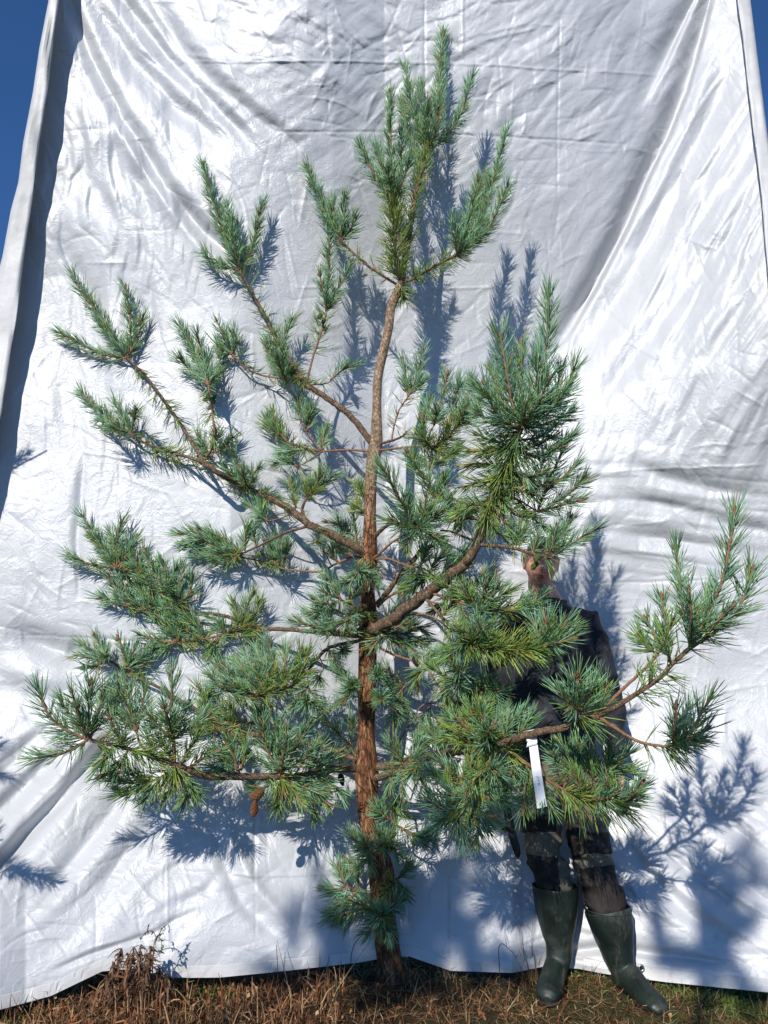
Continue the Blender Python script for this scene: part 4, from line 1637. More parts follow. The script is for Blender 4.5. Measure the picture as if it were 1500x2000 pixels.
N 898,1316 896,1308,-.42 len=.09
N 898,1316 880,1290,-.3 870,1280,-.3
N 898,1316 915,1290,-.32 925,1275,-.34
N 898,1320 896,1338,-.38 len=.085
N 898,1318 920,1330,-.3 940,1335,-.3
N 885,1325 865,1320,-.24 850,1310,-.24 c=m
N 898,1316 875,1345,-.3 870,1360,-.3 c=m
N 930,1360 945,1340,-.32 960,1330,-.34
N 950,1355 965,1353,-.34 980,1350,-.36
N 950,1355 960,1375,-.32 970,1385,-.32
N 893,1375 915,1385,-.3 940,1390,-.32
N 893,1375 880,1400,-.26 870,1415,-.26 c=m
N 905,1410 890,1425,-.34 875,1440,-.34 c=m
N 905,1410 930,1400,-.34 945,1380,-.36
O 893,1375 905,1410 915,1440 len=.095 den=1300 mix=.7 dr=.3
O 853,1335 893,1375 len=.075 den=400 mix=.5
O 893,1375 950,1355 len=.085 den=1000 mix=.4
N 827,1300 840,1285 850,1280 c=m
N 830,1303 815,1320,-.12 815,1340,-.12 c=m
N 835,1310 855,1290 870,1275 c=m
CO 812,1292,-.1
B branch .05
W 4 3 760,1496,.0 779,1449,.04 805,1409,.05 819,1383,.05 832,1375,.05 853,1375,.05 875,1391,.05
W 3 2.5 803,1412,.05 835,1400,.05 877,1401,.04
W 3 2 805,1409 800,1390 795,1372 780,1365
W 3.5 3 860,1470,-.1 865,1430,-.05 870,1410,0
N 840,1400 835,1420 820,1435 den=300
N 860,1402 850,1425 845,1440 den=300
N 840,1378 830,1395 815,1400 den=250
N 860,1465,-.08 850,1440 840,1425 den=350
N 780,1365 770,1350 762,1335 den=350
N 785,1365 780,1385 775,1405 den=300
B branch -.05
W 8 6 728,1245,0 745,1235,-.05 790,1238,-.06
W 13 10 738,1180,-.01 766,1144,-.06 790,1112,-.1 812,1088,-.12 822,1075,-.14
W 4 3 790,1238 810,1255 
N 745,1236 775,1225 800,1215
N 750,1236 770,1255 800,1268
N 790,1238 812,1250 830,1255
N 760,1236 740,1250,-.14 730,1262,-.16
N 770,1237 790,1255 815,1280
N 755,1236 760,1210 770,1195
N 790,1238 810,1225 825,1230
O 745,1236 790,1238 len=.07 den=600 mix=.3
B branch -.1
W 9 8 728,1055,0 740,1040,-.04 754,1028,-.08 768,1022,-.12 790,1030,-.2 813,1030,-.32
W 6 4 728,1092,-.02 745,1078,-.08 762,1062,-.12 776,1053,-.16 813,1030,-.32
W 5 4 728,1092,-.02 760,1092,-.1 796,1106,-.16 820,1108,-.2 840,1118,-.26 854,1132,-.32
W 5 4 776,1055 795,1080 810,1102
W 6 5 813,1030,-.32 840,1000,-.26 850,975,-.22
W 5 4 850,975,-.22 880,972,-.2 925,990,-.2
W 4 3 796,1106 780,1100 770,1130,-.1
N 813,1029 792,992,-.4 772,962,-.45 752,918,-.5 len=.095
N 850,975 826,935,-.26 798,884,-.3 len=.085
N 815,1029 828,1005,-.4 832,970,-.46 len=.09
N 813,1030 821,1032,-.52 len=.095
N 813,1030 790,1025,-.42 765,1015,-.46 len=.09
N 813,1030 835,1040,-.42 850,1050,-.44
N 813,1030 800,1000,-.3 790,970,-.26
N 813,1030 845,1015,-.4 860,1000,-.44
N 850,975 840,945,-.2 838,915,-.18
N 850,975 865,950,-.25 870,935,-.28
N 813,1030 800,1050,-.4 795,1070,-.44
O 850,975 880,972 925,990 len=.085 den=550 mix=.4
N 885,1005 880,990,-.3 877,980,-.33
N 880,974 885,1000,-.26 890,1020,-.26 c=m
N 900,978 905,1005 900,1030 c=o
N 925,990 900,1000,-.3 880,1010,-.32 c=o
O 813,1030 850,975 len=.085 den=600 mix=.3
N 854,1132 830,1120,-.3 815,1130,-.3 c=m
N 840,1118 820,1140,-.26 805,1150,-.26 c=m
N 840,1118 850,1095,-.3 865,1085,-.3 c=m
N 854,1130 880,1105,-.3 905,1085,-.28 den=450
N 820,1108 835,1075,-.2 850,1065,-.2 c=m
N 820,1108 840,1050,-.1 870,1060,-.1 c=m
N 810,1100 800,1130,-.16 790,1150,-.16 c=m
O 796,1106 854,1132 len=.06 den=260 mix=.5
N 930,1145,-.2 945,1128,-.15 958,1110,-.12
N 900,1150,-.2 930,1135,-.15 965,1130,-.12
N 905,1150,-.2 900,1125,-.15 915,1105,-.12
N 890,1155,-.2 870,1175 850,1190 c=m
B branch 0
W 7 5 738,868,0 744,866,-.02 781,855,-.04 795,842,-.05
W 6 4 738,880,0 744,879,-.02 787,874,-.06 819,871,-.1 842,876,-.12
W 4 3 765,860 768,842,-.02 779,802,-.02 797,775,-.02
W 4 3 842,876,-.12 870,860,-.14 895,830,-.16
W 4 3 835,874 838,850,-.13 848,830,-.14
W 4 3 842,876,-.12 845,895,-.14 838,912,-.14
N 797,775 810,745,-.02 819,715,-.02 825,683,-.02
N 797,775 792,740,0 786,702,0
N 800,770 812,760 822,745
O 768,842 779,802 797,775 len=.07 den=240 mix=.9 dry=.4
N 828,872 826,848,-.18 825,820,-.2
N 848,830 862,785,-.16 873,735,-.18
N 848,830 852,810,-.24 851,798,-.28
N 848,830 835,800,-.1 838,780,-.1
N 895,830 903,815,-.22 908,800,-.26
N 895,830 912,785,-.14 918,745,-.12
N 895,830 890,790,-.1 895,750,-.1
N 870,860 880,820,-.12 885,790,-.12
N 895,832 925,815,-.14 935,790,-.14
N 842,876 830,860,-.2 810,850,-.2 c=m
N 838,912 862,900,-.16 888,882,-.18 c=m
N 842,876 870,885 895,880 c=m
N 838,912 820,905 810,895 c=m
N 787,874 800,890 815,900
O 819,871 842,876 870,860 895,830 len=.085 den=1200 mix=.9 dry=.15
O 781,855 795,842 len=.06 den=350 mix=.9 dry=.3
O 838,912 845,890 len=.08 den=600 mix=.5
B branch .05
W 4 3 722,965,.0 712,955,.04 706,945,.05
N 715,980,.03 706,965 702,950 c=o
N 718,1010,.03 705,995 700,985 c=o
B branch 0
W 9 7 742,1760,0 744,1775,-.06 745,1788,-.10
W 7 5 738,1752,0 705,1745,-.02 685,1735,-.03 675,1728,-.03
W 6 4 722,1752,-.02 700,1778,-.03 682,1782,-.03
W 6 4 740,1670,0 730,1668,-.08 722,1662,-.12
W 5 4 745,1668,0 755,1655,-.08
W 4 3 760,1720,0 778,1715,.0
N 745,1788 743,1787,-.24 len=.08 den=900
N 745,1788 765,1775,-.18 775,1760,-.2 len=.07
N 745,1788 730,1810,-.18 720,1820,-.2 len=.07
N 745,1785 755,1810,-.14 760,1825,-.16 len=.07
N 740,1785 720,1775,-.14 700,1765,-.14 len=.08
N 682,1782 665,1785 645,1785
N 690,1780 675,1795 665,1805 den=450
N 675,1728 668,1710 662,1692 den=450
N 680,1732 660,1740 648,1735 den=400
N 695,1742 680,1760 665,1765 den=450
N 705,1745 700,1720 695,1700 den=500
N 690,1738 705,1755 700,1770
N 722,1662 715,1655,-.22 len=.09
N 722,1662 705,1650,-.14 695,1640,-.14 len=.08
N 725,1665 715,1685,-.14 705,1690,-.14 len=.08
N 755,1655 760,1640,-.14 765,1630,-.14 len=.08
N 750,1660 745,1650,-.2 len=.085
N 755,1655 770,1660,-.12 775,1672,-.12
N 745,1668 740,1635,-.1 735,1625,-.12
N 778,1715 790,1705 798,1695 den=350
N 775,1716 785,1740 790,1755 den=300
N 770,1718 760,1735,-.1 755,1745,-.12 c=o
O 742,1690 744,1750 len=.075 den=260 mix=.7 dry=.2
"""


class Branch:
    pass


def parse(spec):
    br = []
    for ln in spec.strip().splitlines():
        tk = ln.split()
        if not tk:
            continue
        if tk[0] == 'B':
            b_ = Branch()
            b_.name, b_.d, b_.items = tk[1], float(tk[2]), []
            br.append(b_)
            continue
        opts = {t_.split('=')[0]: t_.split('=')[1] for t_ in tk if '=' in t_}
        nums = [t_ for t_ in tk[1:] if '=' not in t_]
        rr_ = []
        if tk[0] == 'W':
            rr_ = [float(nums[0]), float(nums[1])]
            nums = nums[2:]
        pts = []
        for s_ in nums:
            q_ = s_.split(',')
            pts.append([float(q_[0]), float(q_[1]), float(q_[2]) if len(q_) > 2 else None])
        br[-1].items.append((tk[0], rr_, pts, opts))
    return br


def fill_depths(pts, first=None, jitter=0.0):
    """fill in missing depths by interpolating between the given ones"""
    pts = [list(p) for p in pts]
    if first is not None and pts[0][2] is None:
        pts[0][2] = first
    L = [0]
    for k in range(1, len(pts)):
        L.append(L[-1] + math.hypot(pts[k][0] - pts[k - 1][0], pts[k][1] - pts[k - 1][1]))
    known = [(L[k], p[2]) for k, p in enumerate(pts) if p[2] is not None]
    if not known:
        known = [(0, 0.0)]
    if jitter and pts[-1][2] is None:
        known.append((L[-1], known[-1][1] + jitter * L[-1] / 420.0))
    kx, ky = zip(*known)
    for k, p in enumerate(pts):
        if p[2] is None:
            p[2] = float(np.interp(L[k], kx, ky))
    return pts


def nearest_on(wood, x, y):
    """nearest point of the wood polylines (picture distance); returns dist, (x,y,d)"""
    best = (1e9, None)
    for pts in wood:
        for k in range(len(pts) - 1):
            a_, b_ = pts[k], pts[k + 1]
            dx, dy = b_[0] - a_[0], b_[1] - a_[1]
            l2 = dx * dx + dy * dy + 1e-9
            u_ = min(1, max(0, ((x - a_[0]) * dx + (y - a_[1]) * dy) / l2))
            qx, qy, qd = a_[0] + u_ * dx, a_[1] + u_ * dy, a_[2] + u_ * (b_[2] - a_[2])
            dd = math.hypot(x - qx, y - qy)
            if dd < best[0]:
                best = (dd, (qx, qy, qd))
    return best


trunk_line = [[x, y, 0.0] for x, y, r in TRUNK]
limb_for_tag = None
NSHOOT = 0
for bi, br in enumerate(parse(SPEC)):
    wood_px = []
    gw = Geo()
    bobj = None
    shoots = []
    for kind, rr_, pts, opts in br.items:
        if kind == 'W':
            first = nearest_on(wood_px, pts[0][0], pts[0][1])[1][2] if wood_px and pts[0][2] is None else None
            pts = fill_depths(pts, first if first is not None else br.d)
            wood_px.append(pts)
            w3 = np.array([[*PD(*p), 0] for p in pts])
            s_ = smooth_path(w3, 0.02)
            L = np.concatenate([[0], np.cumsum(np.linalg.norm(np.diff(s_[:, :3], axis=0), axis=1))])
            rad = (rr_[0] + (rr_[1] - rr_[0]) * L / L[-1]) / 1000
            wig = 0.10 * rad[:, None] * rng.normal(size=(len(s_), 3))
            wig[0] = wig[-1] = 0
            rad = rad * (1 + 0.10 * (vn(L * 22 + bi * 5, L * 0 + 2.5) - 0.5))
            add_tube(gw, s_[:, :3] + wig, rad, 10 if rr_[0] > 9 else 7, 0 if rr_[0] > 6.5 else 1, rough=0.035)
    for kind, rr_, pts, opts in br.items:
        if kind in 'NO' and kind != 'W':
            dist, near = nearest_on(wood_px, pts[0][0], pts[0][1])
            dt, nt_ = nearest_on([trunk_line], pts[0][0], pts[0][1])
            if dt < dist - 3:
                dist, near = dt, nt_
            near_d = near[2] if near else br.d
            if kind == 'N':
                pts = fill_depths(pts, near_d, rng.uniform(-0.35, 0.3))
                if dist > 4 and near is not None:
                    # a twig joins the shoot to the wood
                    q = np.array([PD(*near), PD(*pts[0])])
                    add_tube(gw, q, [0.003, 0.0028], 6, 1)
                shoots.append(('N', pts, opts))
            else:
                pts = [list(p) for p in pts]
                for p in pts:
                    if p[2] is None:
                        dd, nn = nearest_on(wood_px + [trunk_line], p[0], p[1])
                        p[2] = nn[2]
                shoots.append(('O', pts, opts))
    bobj = link_mesh(br.name, gw.build(br.name, [M['limb'], M['twig']]), tree)
    if bi == 11:
        pass
    if any(len(s[1]) and s[0] == 'N' and abs(s[1][-1][0] - 1435) < 2 for s in shoots):
        limb_for_tag = bobj
    go_ = Geo()      # old needles of this branch: one part of countless needles
    has_old = False
    for kind, pts, opts in shoots:
        w3 = np.array([[*PD(*p)] for p in pts])
        ln = float(opts.get('len', 0.070)) * (0.97 if pts[0][1] < 900 else 0.93)
        if kind == 'N':
            NSHOOT += 1
            s_ = smooth_path(w3, 0.012)
            if len(s_) < 4:
                s_ = np.array([w3[0] + (w3[-1] - w3[0]) * t_ for t_ in np.linspace(0, 1, 6)])
            Ls = np.linalg.norm(np.diff(s_, axis=0), axis=1).sum()
            den = float(opts.get('den', 275))
            if pts[0][1] < 560:
                den *= 1.3
            cc_ = opts.get('c', 'n')
            pal, mix, mp = (PAL_NEW, PAL_MID, 0.28) if cc_ == 'n' else ((PAL_MID, PAL_NEW, 0.3) if cc_ == 'm' else (PAL_OLD, PAL_MID, 0.5))
            g = Geo()
            if Ls < 0.13:
                den = max(den, 42 / max(Ls, 0.02)) if den >= 275 else max(den, 28 / max(Ls, 0.02))
            foliage(g, s_, den, ln, 0.78, pal, mix, mp, start=0.04, dry=0.02)
            # tip tuft
            rs = np.linspace(0.0052, 0.0042, len(s_))
            add_tube(g, s_, rs, 6, 1, rough=0.12)
            td = s_[-1] - s_[-3]
            big = 1.0 + 0.5 * (rng.random() < 0.3)
            bud(g, s_[-1], td, 0.022 * big, 0.0045 * big, 2)
            for _ in range(rng.integers(1, 4)):
                side = td / np.linalg.norm(td) + 0.55 * rng.normal(size=3)
                bud(g, s_[-1], side, 0.014 * big, 0.003, 2)
            so = link_mesh('shoot', g.build('shoot', [M['needle'], M['twig'], M['bud']]), bobj)
        else:
            s_ = smooth_path(w3, 0.015)
            if len(s_) < 3:
                s_ = np.array([w3[0] + (w3[-1] - w3[0]) * t_ for t_ in np.linspace(0, 1, 5)])
            foliage(go_, s_, float(opts.get('den', 400)) * 0.50, ln, 1.12, PAL_MID, PAL_OLD, float(opts.get('mix', .35)),
                    droop=float(opts.get('dr', 0)), jit=0.25, dry=float(opts.get('dry', 0.02)))
            has_old = True
    if has_old:
        link_mesh('needles', go_.build('needles', [M['needle']]), bobj, kind='stuff')
    for kind, rr_, pts, opts in br.items:
        if kind in ('CG', 'CO', 'CR'):
            for k, p in enumerate(pts):
                c = PD(*p)
                if kind == 'CG':
                    for q in range(2):
                        make_cone(bobj, c + rng.normal(size=3) * 0.010, (rng.normal() * .7, -0.7, -1), 0.036, 0.0105, M['green_cone'])
                elif kind == 'CR':
                    ax = (0.9, -0.5, 0.55) if k == 0 else (0.12, -0.2, 1)
                    make_cone(bobj, c, ax, 0.062, 0.020 if k == 0 else 0.0155, M['cone'])
                else:
                    make_cone(bobj, c, (0.3, -0.3, -1), 0.05, 0.014, M['old_cone'])

print('TRIS needles', NTOTAL * 15)
print('shoots', NSHOOT, 'needles', NTOTAL)

# ------------------------------------------------------------------ white label hung on the low right limb
LY = trunk_Y(1440) - 0.60
lab = empty('plant_label', P(1040, 1436, LY), label='long white plastic label looped round the low right limb of the pine', cat='label')


def ribbon(g, mids, halfw, side, thick=0.0006, mat=0):
    """thin strip with real thickness: mids (n,3), halfw (n) or float, side (n,3) unit"""
    mids = np.asarray(mids, float)
    n = len(mids)
    hw = np.broadcast_to(np.asarray(halfw, float), (n,))
    side = np.asarray(side, float)
    if side.ndim == 1:
        side = np.tile(side / np.linalg.norm(side), (n, 1))
    t = np.gradient(mids, axis=0)
    nrm = np.cross(t, side)
    nrm /= np.linalg.norm(nrm, axis=1)[:, None]
    c = [mids - side * hw[:, None] - nrm * thick, mids + side * hw[:, None] - nrm * thick,
         mids + side * hw[:, None] + nrm * thick, mids - side * hw[:, None] + nrm * thick]
    v = np.stack(c, 1).reshape(-1, 3)
    f, cn = [], []
    for k in range(n - 1):
        for m_ in range(4):
            m2 = (m_ + 1) % 4
            f += [k * 4 + m_, k * 4 + m2, k * 4 + 4 + m2, k * 4 + 4 + m_]
            cn.append(4)
    f += [3, 2, 1, 0] + [(n - 1) * 4 + q for q in range(4)]
    cn += [4, 4]
    g.add(v, f, cn, mat)


pts = [(1041, 1452, LY - 0.022), (1044, 1475, LY - 0.026), (1048, 1505, LY - 0.03), (1053, 1540, LY - 0.026), (1058.5, 1577, LY - 0.018)]
mid = smooth_path(np.array([list(P(*p)) for p in pts]), 0.006)
g = Geo()
sd = np.array(P(1053, 1450, LY - .024) - P(1033, 1455, LY - .018))
sd /= np.linalg.norm(sd)
ribbon(g, mid, np.linspace(0.0150, 0.0172, len(mid)), sd)
strip = link_mesh('label_strip', g.build('label_strip', [M['tag']], smooth=False), lab)
g = Geo()
c0, c1 = np.array(P(1023, 1440, LY)), np.array(P(1047, 1434, LY))
ax = (c1 - c0) / np.linalg.norm(c1 - c0)
pu = np.cross(ax, [0, -1, 0]); pu /= np.linalg.norm(pu)
pv = np.cross(ax, pu)
an = np.linspace(0, 2 * math.pi, 30)
ring = ((c0 + c1) / 2)[None, :] + 0.0185 * (np.cos(an)[:, None] * pu + np.sin(an)[:, None] * pv)
ribbon(g, ring, 0.0190, ax, 0.0005)
link_mesh('loop', g.build('loop', [M['tag']]), lab)
g = Geo()
kn = [P(1038, 1441, LY - 0.021), P(1040, 1447, LY - 0.027), P(1039, 1453, LY - 0.029), P(1038, 1456.5, LY - 0.026)]
ribbon(g, [list(k) for k in kn], [0.015, 0.0165, 0.0185, 0.0185], sd, 0.0007)
link_mesh('slot_tab', g.build('slot_tab', [M['tag']], smooth=False), lab)
# the small printed number, reading upwards
cu = bpy.data.curves.new('number', 'FONT')
cu.body = '26-417'
cu.size = 0.0115
cu.align_x = 'CENTER'
cu.align_y = 'CENTER'
cu.extrude = 0.0001
to = bpy.data.objects.new('number_tmp', cu)
col.objects.link(to)
bpy.context.view_layer.update()
tm = bpy.data.meshes.new_from_object(to.evaluated_get(bpy.context.evaluated_depsgraph_get()))
bpy.data.objects.remove(to)
k = int(len(mid) * 0.60)
up = mid[k - 3] - mid[k + 3]
up /= np.linalg.norm(up)
no = np.cross(sd, up)
no = no if no[1] < 0 else -no
xax, zax = Vector(up), Vector(no)
yax = zax.cross(xax)
mt = Matrix((xax, yax, zax)).transposed().to_4x4()
mt.translation = Vector(mid[k] + no * 0.0014 + sd * 0.002)
tm.transform(mt)
tm.materials.clear()
tm.materials.append(M['ink'])
no_ = link_mesh('number', tm, strip)

# ------------------------------------------------------------------ the man


def loft(g, rings, n=24, mat=0):
    """rings: (centre, half width, half depth); closed ends"""
    C = np.array([list(r[0]) for r in rings], float)
    t = np.gradient(C, axis=0)
    t /= np.linalg.norm(t, axis=1)[:, None] + 1e-9
    ang = np.arange(n) * 2 * math.pi / n
    V = []
    for k, r in enumerate(rings):
        lat = np.array(r[3]) if len(r) > 3 else np.array([1.0, 0, 0])
        tk = np.array(r[4], float) if len(r) > 4 else t[k]
        lat = lat - tk * np.dot(lat, tk)
        lat /= np.linalg.norm(lat)
        dp = np.cross(tk, lat)
        V.append(C[k] + np.cos(ang)[:, None] * lat * r[1] + np.sin(ang)[:, None] * dp * r[2])
    V = np.array(V).reshape(-1, 3)
    m_ = len(rings)
    i = np.arange(m_ - 1)[:, None] * n
    j = np.arange(n)[None, :]
    q = np.stack([i + j, i + (j + 1) % n, i + n + (j + 1) % n, i + n + j], -1).reshape(-1)
    f = list(q) + list(range(n))[::-1] + list(range((m_ - 1) * n, m_ * n))
    g.add(V, f, [4] * ((m_ - 1) * n) + [n, n], mat)


def fuse(name, g, mats, voxel, smooth=2, wrinkle=None):
    """voxel-merge all lofts into one continuous skin"""
    me = g.build(name + '_src', [mats[0]])
    bm = bmesh.new()
    bm.from_mesh(me)
    bmesh.ops.recalc_face_normals(bm, faces=bm.faces)
    bm.to_mesh(me)
    bm.free()
    o = bpy.data.objects.new(name + '_src', me)
    col.objects.link(o)
    m_ = o.modifiers.new('r', 'REMESH')
    m_.mode = 'VOXEL'
    m_.voxel_size = voxel
    s_ = o.modifiers.new('s', 'SMOOTH')
    s_.factor = 0.5
    s_.iterations = smooth
    bpy.context.view_layer.update()
    out = bpy.data.meshes.new_from_object(o.evaluated_get(bpy.context.evaluated_depsgraph_get()))
    bpy.data.objects.remove(o)
    out.name = name
    out.materials.clear()
    for m2 in mats:
        out.materials.append(m2)
    n = len(out.vertices)
    co = np.empty(n * 3, np.float32)
    out.vertices.foreach_get('co', co)
    co = co.reshape(-1, 3).astype(float)
    if wrinkle is not None:
        no = np.empty(n * 3, np.float32)
        out.vertex_normals.foreach_get('vector', no)
        co = co + no.reshape(-1, 3) * wrinkle(co)[:, None]
        out.vertices.foreach_set('co', co.astype(np.float32).ravel())
    out.polygons.foreach_set('use_smooth', np.ones(len(out.polygons), dtype=bool))
    out.update()
    return out


man = empty('person', G(1150, 1930), label='man in dark sweater, work trousers and tall rubber boots, standing half hidden behind the pine', cat='person')
HY = 3.60
J = dict(
    neck=P(1074, 1178, 3.62), jaw=P(1060, 1150, 3.60), chest=P(1072, 1260, 3.58), waist=P(1076, 1390, 3.54), hip=P(1084, 1475, 3.52),
    shL=P(1140, 1205, 3.62), elL=P(1184, 1345, 3.62), wrL=P(1208, 1470, 3.54), haL=P(1212, 1512, 3.50),
    shR=P(1002, 1210, 3.60), elR=P(968, 1350, 3.60), wrR=P(944, 1480, 3.50), haR=P(936, 1520, 3.46),
    hipR=P(1052, 1495, 3.52), knR=P(1062, 1665, 3.42), btR=P(1084, 1733, 3.38), anR=P(1094, 1890, 3.38),
    hipL=P(1124, 1495, 3.52), knL=P(1158, 1690, 3.38), btL=P(1187, 1776, 3.32), anL=P(1212, 1903, 3.30))


def lerp(a, b, t):
    return a + (b - a) * t


# --- body: head, neck, torso, arms, hands and legs in one skin
g = Geo()
# head
hc = P(1057, 1100, HY)
nu, nv2 = 56, 44
hv = []
for a_ in range(nv2 + 1):
    th = math.pi * a_ / nv2
    for b_ in range(nu):
        ph = 2 * math.pi * b_ / nu
        x, y, z = math.sin(th) * math.sin(ph), -math.sin(th) * math.cos(ph), math.cos(th)
        X, Y, Z = x * 0.078, y * 0.098, z * 0.122
        lowf = max(0, -z)
        X *= 1 - 0.30 * lowf ** 1.3
        Y = Y * (1 - 0.22 * lowf) - 0.012 * lowf if y < 0 else Y * (1 - 0.35 * lowf)
        fr = 1.0 if y < 0 else 0.0
        gx = lambda cx, cz, sx, sz: math.exp(-((X - cx) / sx) ** 2 - ((Z - cz) / sz) ** 2) * fr
        Y -= 0.024 * gx(0, -0.022, 0.012, 0.014) + 0.013 * gx(0, 0.002, 0.009, 0.022)      # nose
        Y -= 0.006 * gx(0, -0.030, 0.019, 0.008)
        Y += 0.009 * (gx(0.031, 0.006, 0.015, 0.012) + gx(-0.031, 0.006, 0.015, 0.012))     # sockets
        Y -= 0.005 * (gx(0.03, 0.027, 0.022, 0.007) + gx(-0.03, 0.027, 0.022, 0.007))      # brows
        Y -= 0.006 * gx(0, -0.055, 0.022, 0.006) + 0.006 * gx(0, -0.067, 0.019, 0.006)     # lips
        Y += 0.004 * gx(0, -0.061, 0.024, 0.0025)
        Y -= 0.010 * gx(0, -0.098, 0.024, 0.015)                                         # chin
        Y -= 0.004 * (gx(0.04, -0.025, 0.018, 0.02) + gx(-0.04, -0.025, 0.018, 0.02))      # cheeks
        hv.append((X, Y, Z))
hrot = Matrix.Rotation(R(4), 4, 'Y') @ Matrix.Rotation(R(8), 4, 'X') @ Matrix.Rotation(R(-6), 4, 'Z')


def HP(x, y, z):
    return hc + (hrot @ Vector((x, y, z)))


f, c = [], []
for a_ in range(nv2):
    for b_ in range(nu):
        f += [a_ * nu + b_, a_ * nu + (b_ + 1) % nu, (a_ + 1) * nu + (b_ + 1) % nu, (a_ + 1) * nu + b_]
        c.append(4)
g.add([list(HP(*p)) for p in hv], f, c)
for s_ in (-1, 1):       # ears
    loft(g, [(HP(s_ * 0.074, 0.012, z_), 0.010 + 0.002 * q, 0.017 * r_) for z_, r_, q in
             ((-0.036, 0.25, 0), (-0.028, 0.6, 0), (-0.01, 0.8, 1), (0.01, 1.0, 2), (0.024, 0.85, 2), (0.032, 0.3, 1))], 12)
nk = J['neck']
loft(g, [(HP(0, 0.02, -0.05), 0.056, 0.060), (HP(0, 0.02, -0.10), 0.058, 0.062), (nk, 0.062, 0.064), (lerp(nk, J['chest'], 0.25), 0.075, 0.07)])
loft(g, [(lerp(nk, J['chest'], 0.12), 0.09, 0.07), (lerp(nk, J['chest'], 0.4), 0.165, 0.10), (J['chest'], 0.175, 0.115),
         (J['waist'], 0.155, 0.105), (J['hip'], 0.165, 0.11), (J['hip'] - Vector((0, 0, .08)), 0.13, 0.10)], 28)
for s_ in 'LR':
    sh, el, wr, ha = J['sh' + s_], J['el' + s_], J['wr' + s_], J['ha' + s_]
    loft(g, [(lerp(J['chest'], sh, 0.7), 0.055, 0.055, (0, 1, 0)), (sh, 0.055, 0.055, (0, 1, 0)), (lerp(sh, el, .5), 0.047, 0.05), (el, 0.040, 0.042),
             (lerp(el, wr, .3), 0.040, 0.040), (wr, 0.028, 0.024), (lerp(wr, ha, 0.35), 0.028, 0.021)], 18)
    sx = 1 if s_ == 'L' else -1
    down = (ha - wr).normalized()
    fwd = Vector((0, -1, 0.1))
    lat = down.cross(fwd).normalized()
    # palm faces the thigh; fingers curled a little
    across = fwd
    palm_n = lat * (-1 if s_ == 'L' else 1)
    if palm_n.x * sx > 0:
        palm_n = -palm_n
    pc = lerp(wr, ha, 0.5)
    loft(g, [(lerp(wr, ha, 0.15), 0.027, 0.020, tuple(across)), (lerp(wr, ha, 0.6), 0.040, 0.017, tuple(across)), (ha + down * 0.02, 0.042, 0.014, tuple(across)),
             (ha + down * 0.034, 0.036, 0.010, tuple(across))], 16)
    for k, (off, ln_, r_) in enumerate(((0.033, 0.072, 0.0092), (0.011, 0.080, 0.0096), (-0.011, 0.074, 0.0090), (-0.032, 0.058, 0.0080))):
        b_ = ha + down * 0.020 + across * off
        d1 = (down + palm_n * 0.25).normalized()
        d2 = (down + palm_n * 0.75).normalized()
        d3 = (down * 0.6 + palm_n).normalized()
        p0, p1 = b_, b_ + d1 * ln_ * 0.45
        p2 = p1 + d2 * ln_ * 0.32
        p3 = p2 + d3 * ln_ * 0.25
        loft(g, [(p0, r_, r_), (lerp(p0, p1, .5), r_ * .95, r_ * .95), (p1, r_, r_), (p2, r_ * .92, r_ * .92), (p3, r_ * .8, r_ * .8), (p3 + d3 * 0.004, r_ * .4, r_ * .4)], 10)
    tb = lerp(wr, ha, 0.35) + across * 0.026
    t1 = tb + (down * 0.7 + across * 0.75 + palm_n * 0.3).normalized() * 0.040
    t2 = t1 + (down + across * 0.25 + palm_n * 0.3).normalized() * 0.030
    loft(g, [(tb - across * 0.01, 0.014, 0.014), (lerp(tb, t1, .5), 0.0125, 0.0125), (t1, 0.011, 0.011), (t2, 0.009, 0.009), (t2 + down * .004, .004, .004)], 10)
for s_ in 'LR':
    hp, kn_, bt, an_ = J['hip' + s_], J['kn' + s_], J['bt' + s_], J['an' + s_]
    loft(g, [(hp + Vector((0, 0, .06)), 0.075, 0.085), (hp, 0.080, 0.088), (lerp(hp, kn_, .5), 0.070, 0.075), (kn_, 0.052, 0.056), (bt, 0.050, 0.052), (an_, 0.036, 0.04)], 20)
body = link_mesh('body', fuse('body', g, [M["skin"]], 0.0055, 2), man)
# eyes, lips
for s_ in (-1, 1):
    me = bpy.data.meshes.new('eye')
    bm = bmesh.new()
    bmesh.ops.create_uvsphere(bm, u_segments=16, v_segments=12, radius=0.0115)
    for v_ in bm.verts:
        v_.co = HP(s_ * 0.031, -0.078, 0.006) + v_.co
    bm.to_mesh(me)
    bm.free()
    me.materials.append(M['eye'])
    eo = link_mesh('eye', me, body)
    g = Geo()
    loft(g, [(HP(s_ * 0.031, -0.0888, 0.005), 0.0052, 0.0052), (HP(s_ * 0.031, -0.0905, 0.005), 0.0045, 0.0045)], 12)
    link_mesh('iris', g.build('iris', [M['iris']]), eo) if False else None
g = Geo()
for dz_, ww, hh, dy_ in ((-0.0565, 0.022, 0.0035, -0.100), (-0.0655, 0.019, 0.0042, -0.0985)):
    xs_ = np.linspace(-1, 1, 9)
    loft(g, [(HP(x_ * ww, dy_ + 0.010 * x_ * x_ + 0.004, dz_ + 0.002 * abs(x_)), 0.004 * (1.05 - x_ * x_), hh * (1.05 - x_ * x_), (0, 0, 1)) for x_ in xs_], 10)
link_mesh('lips', g.build('lips', [M['lip']]), body)
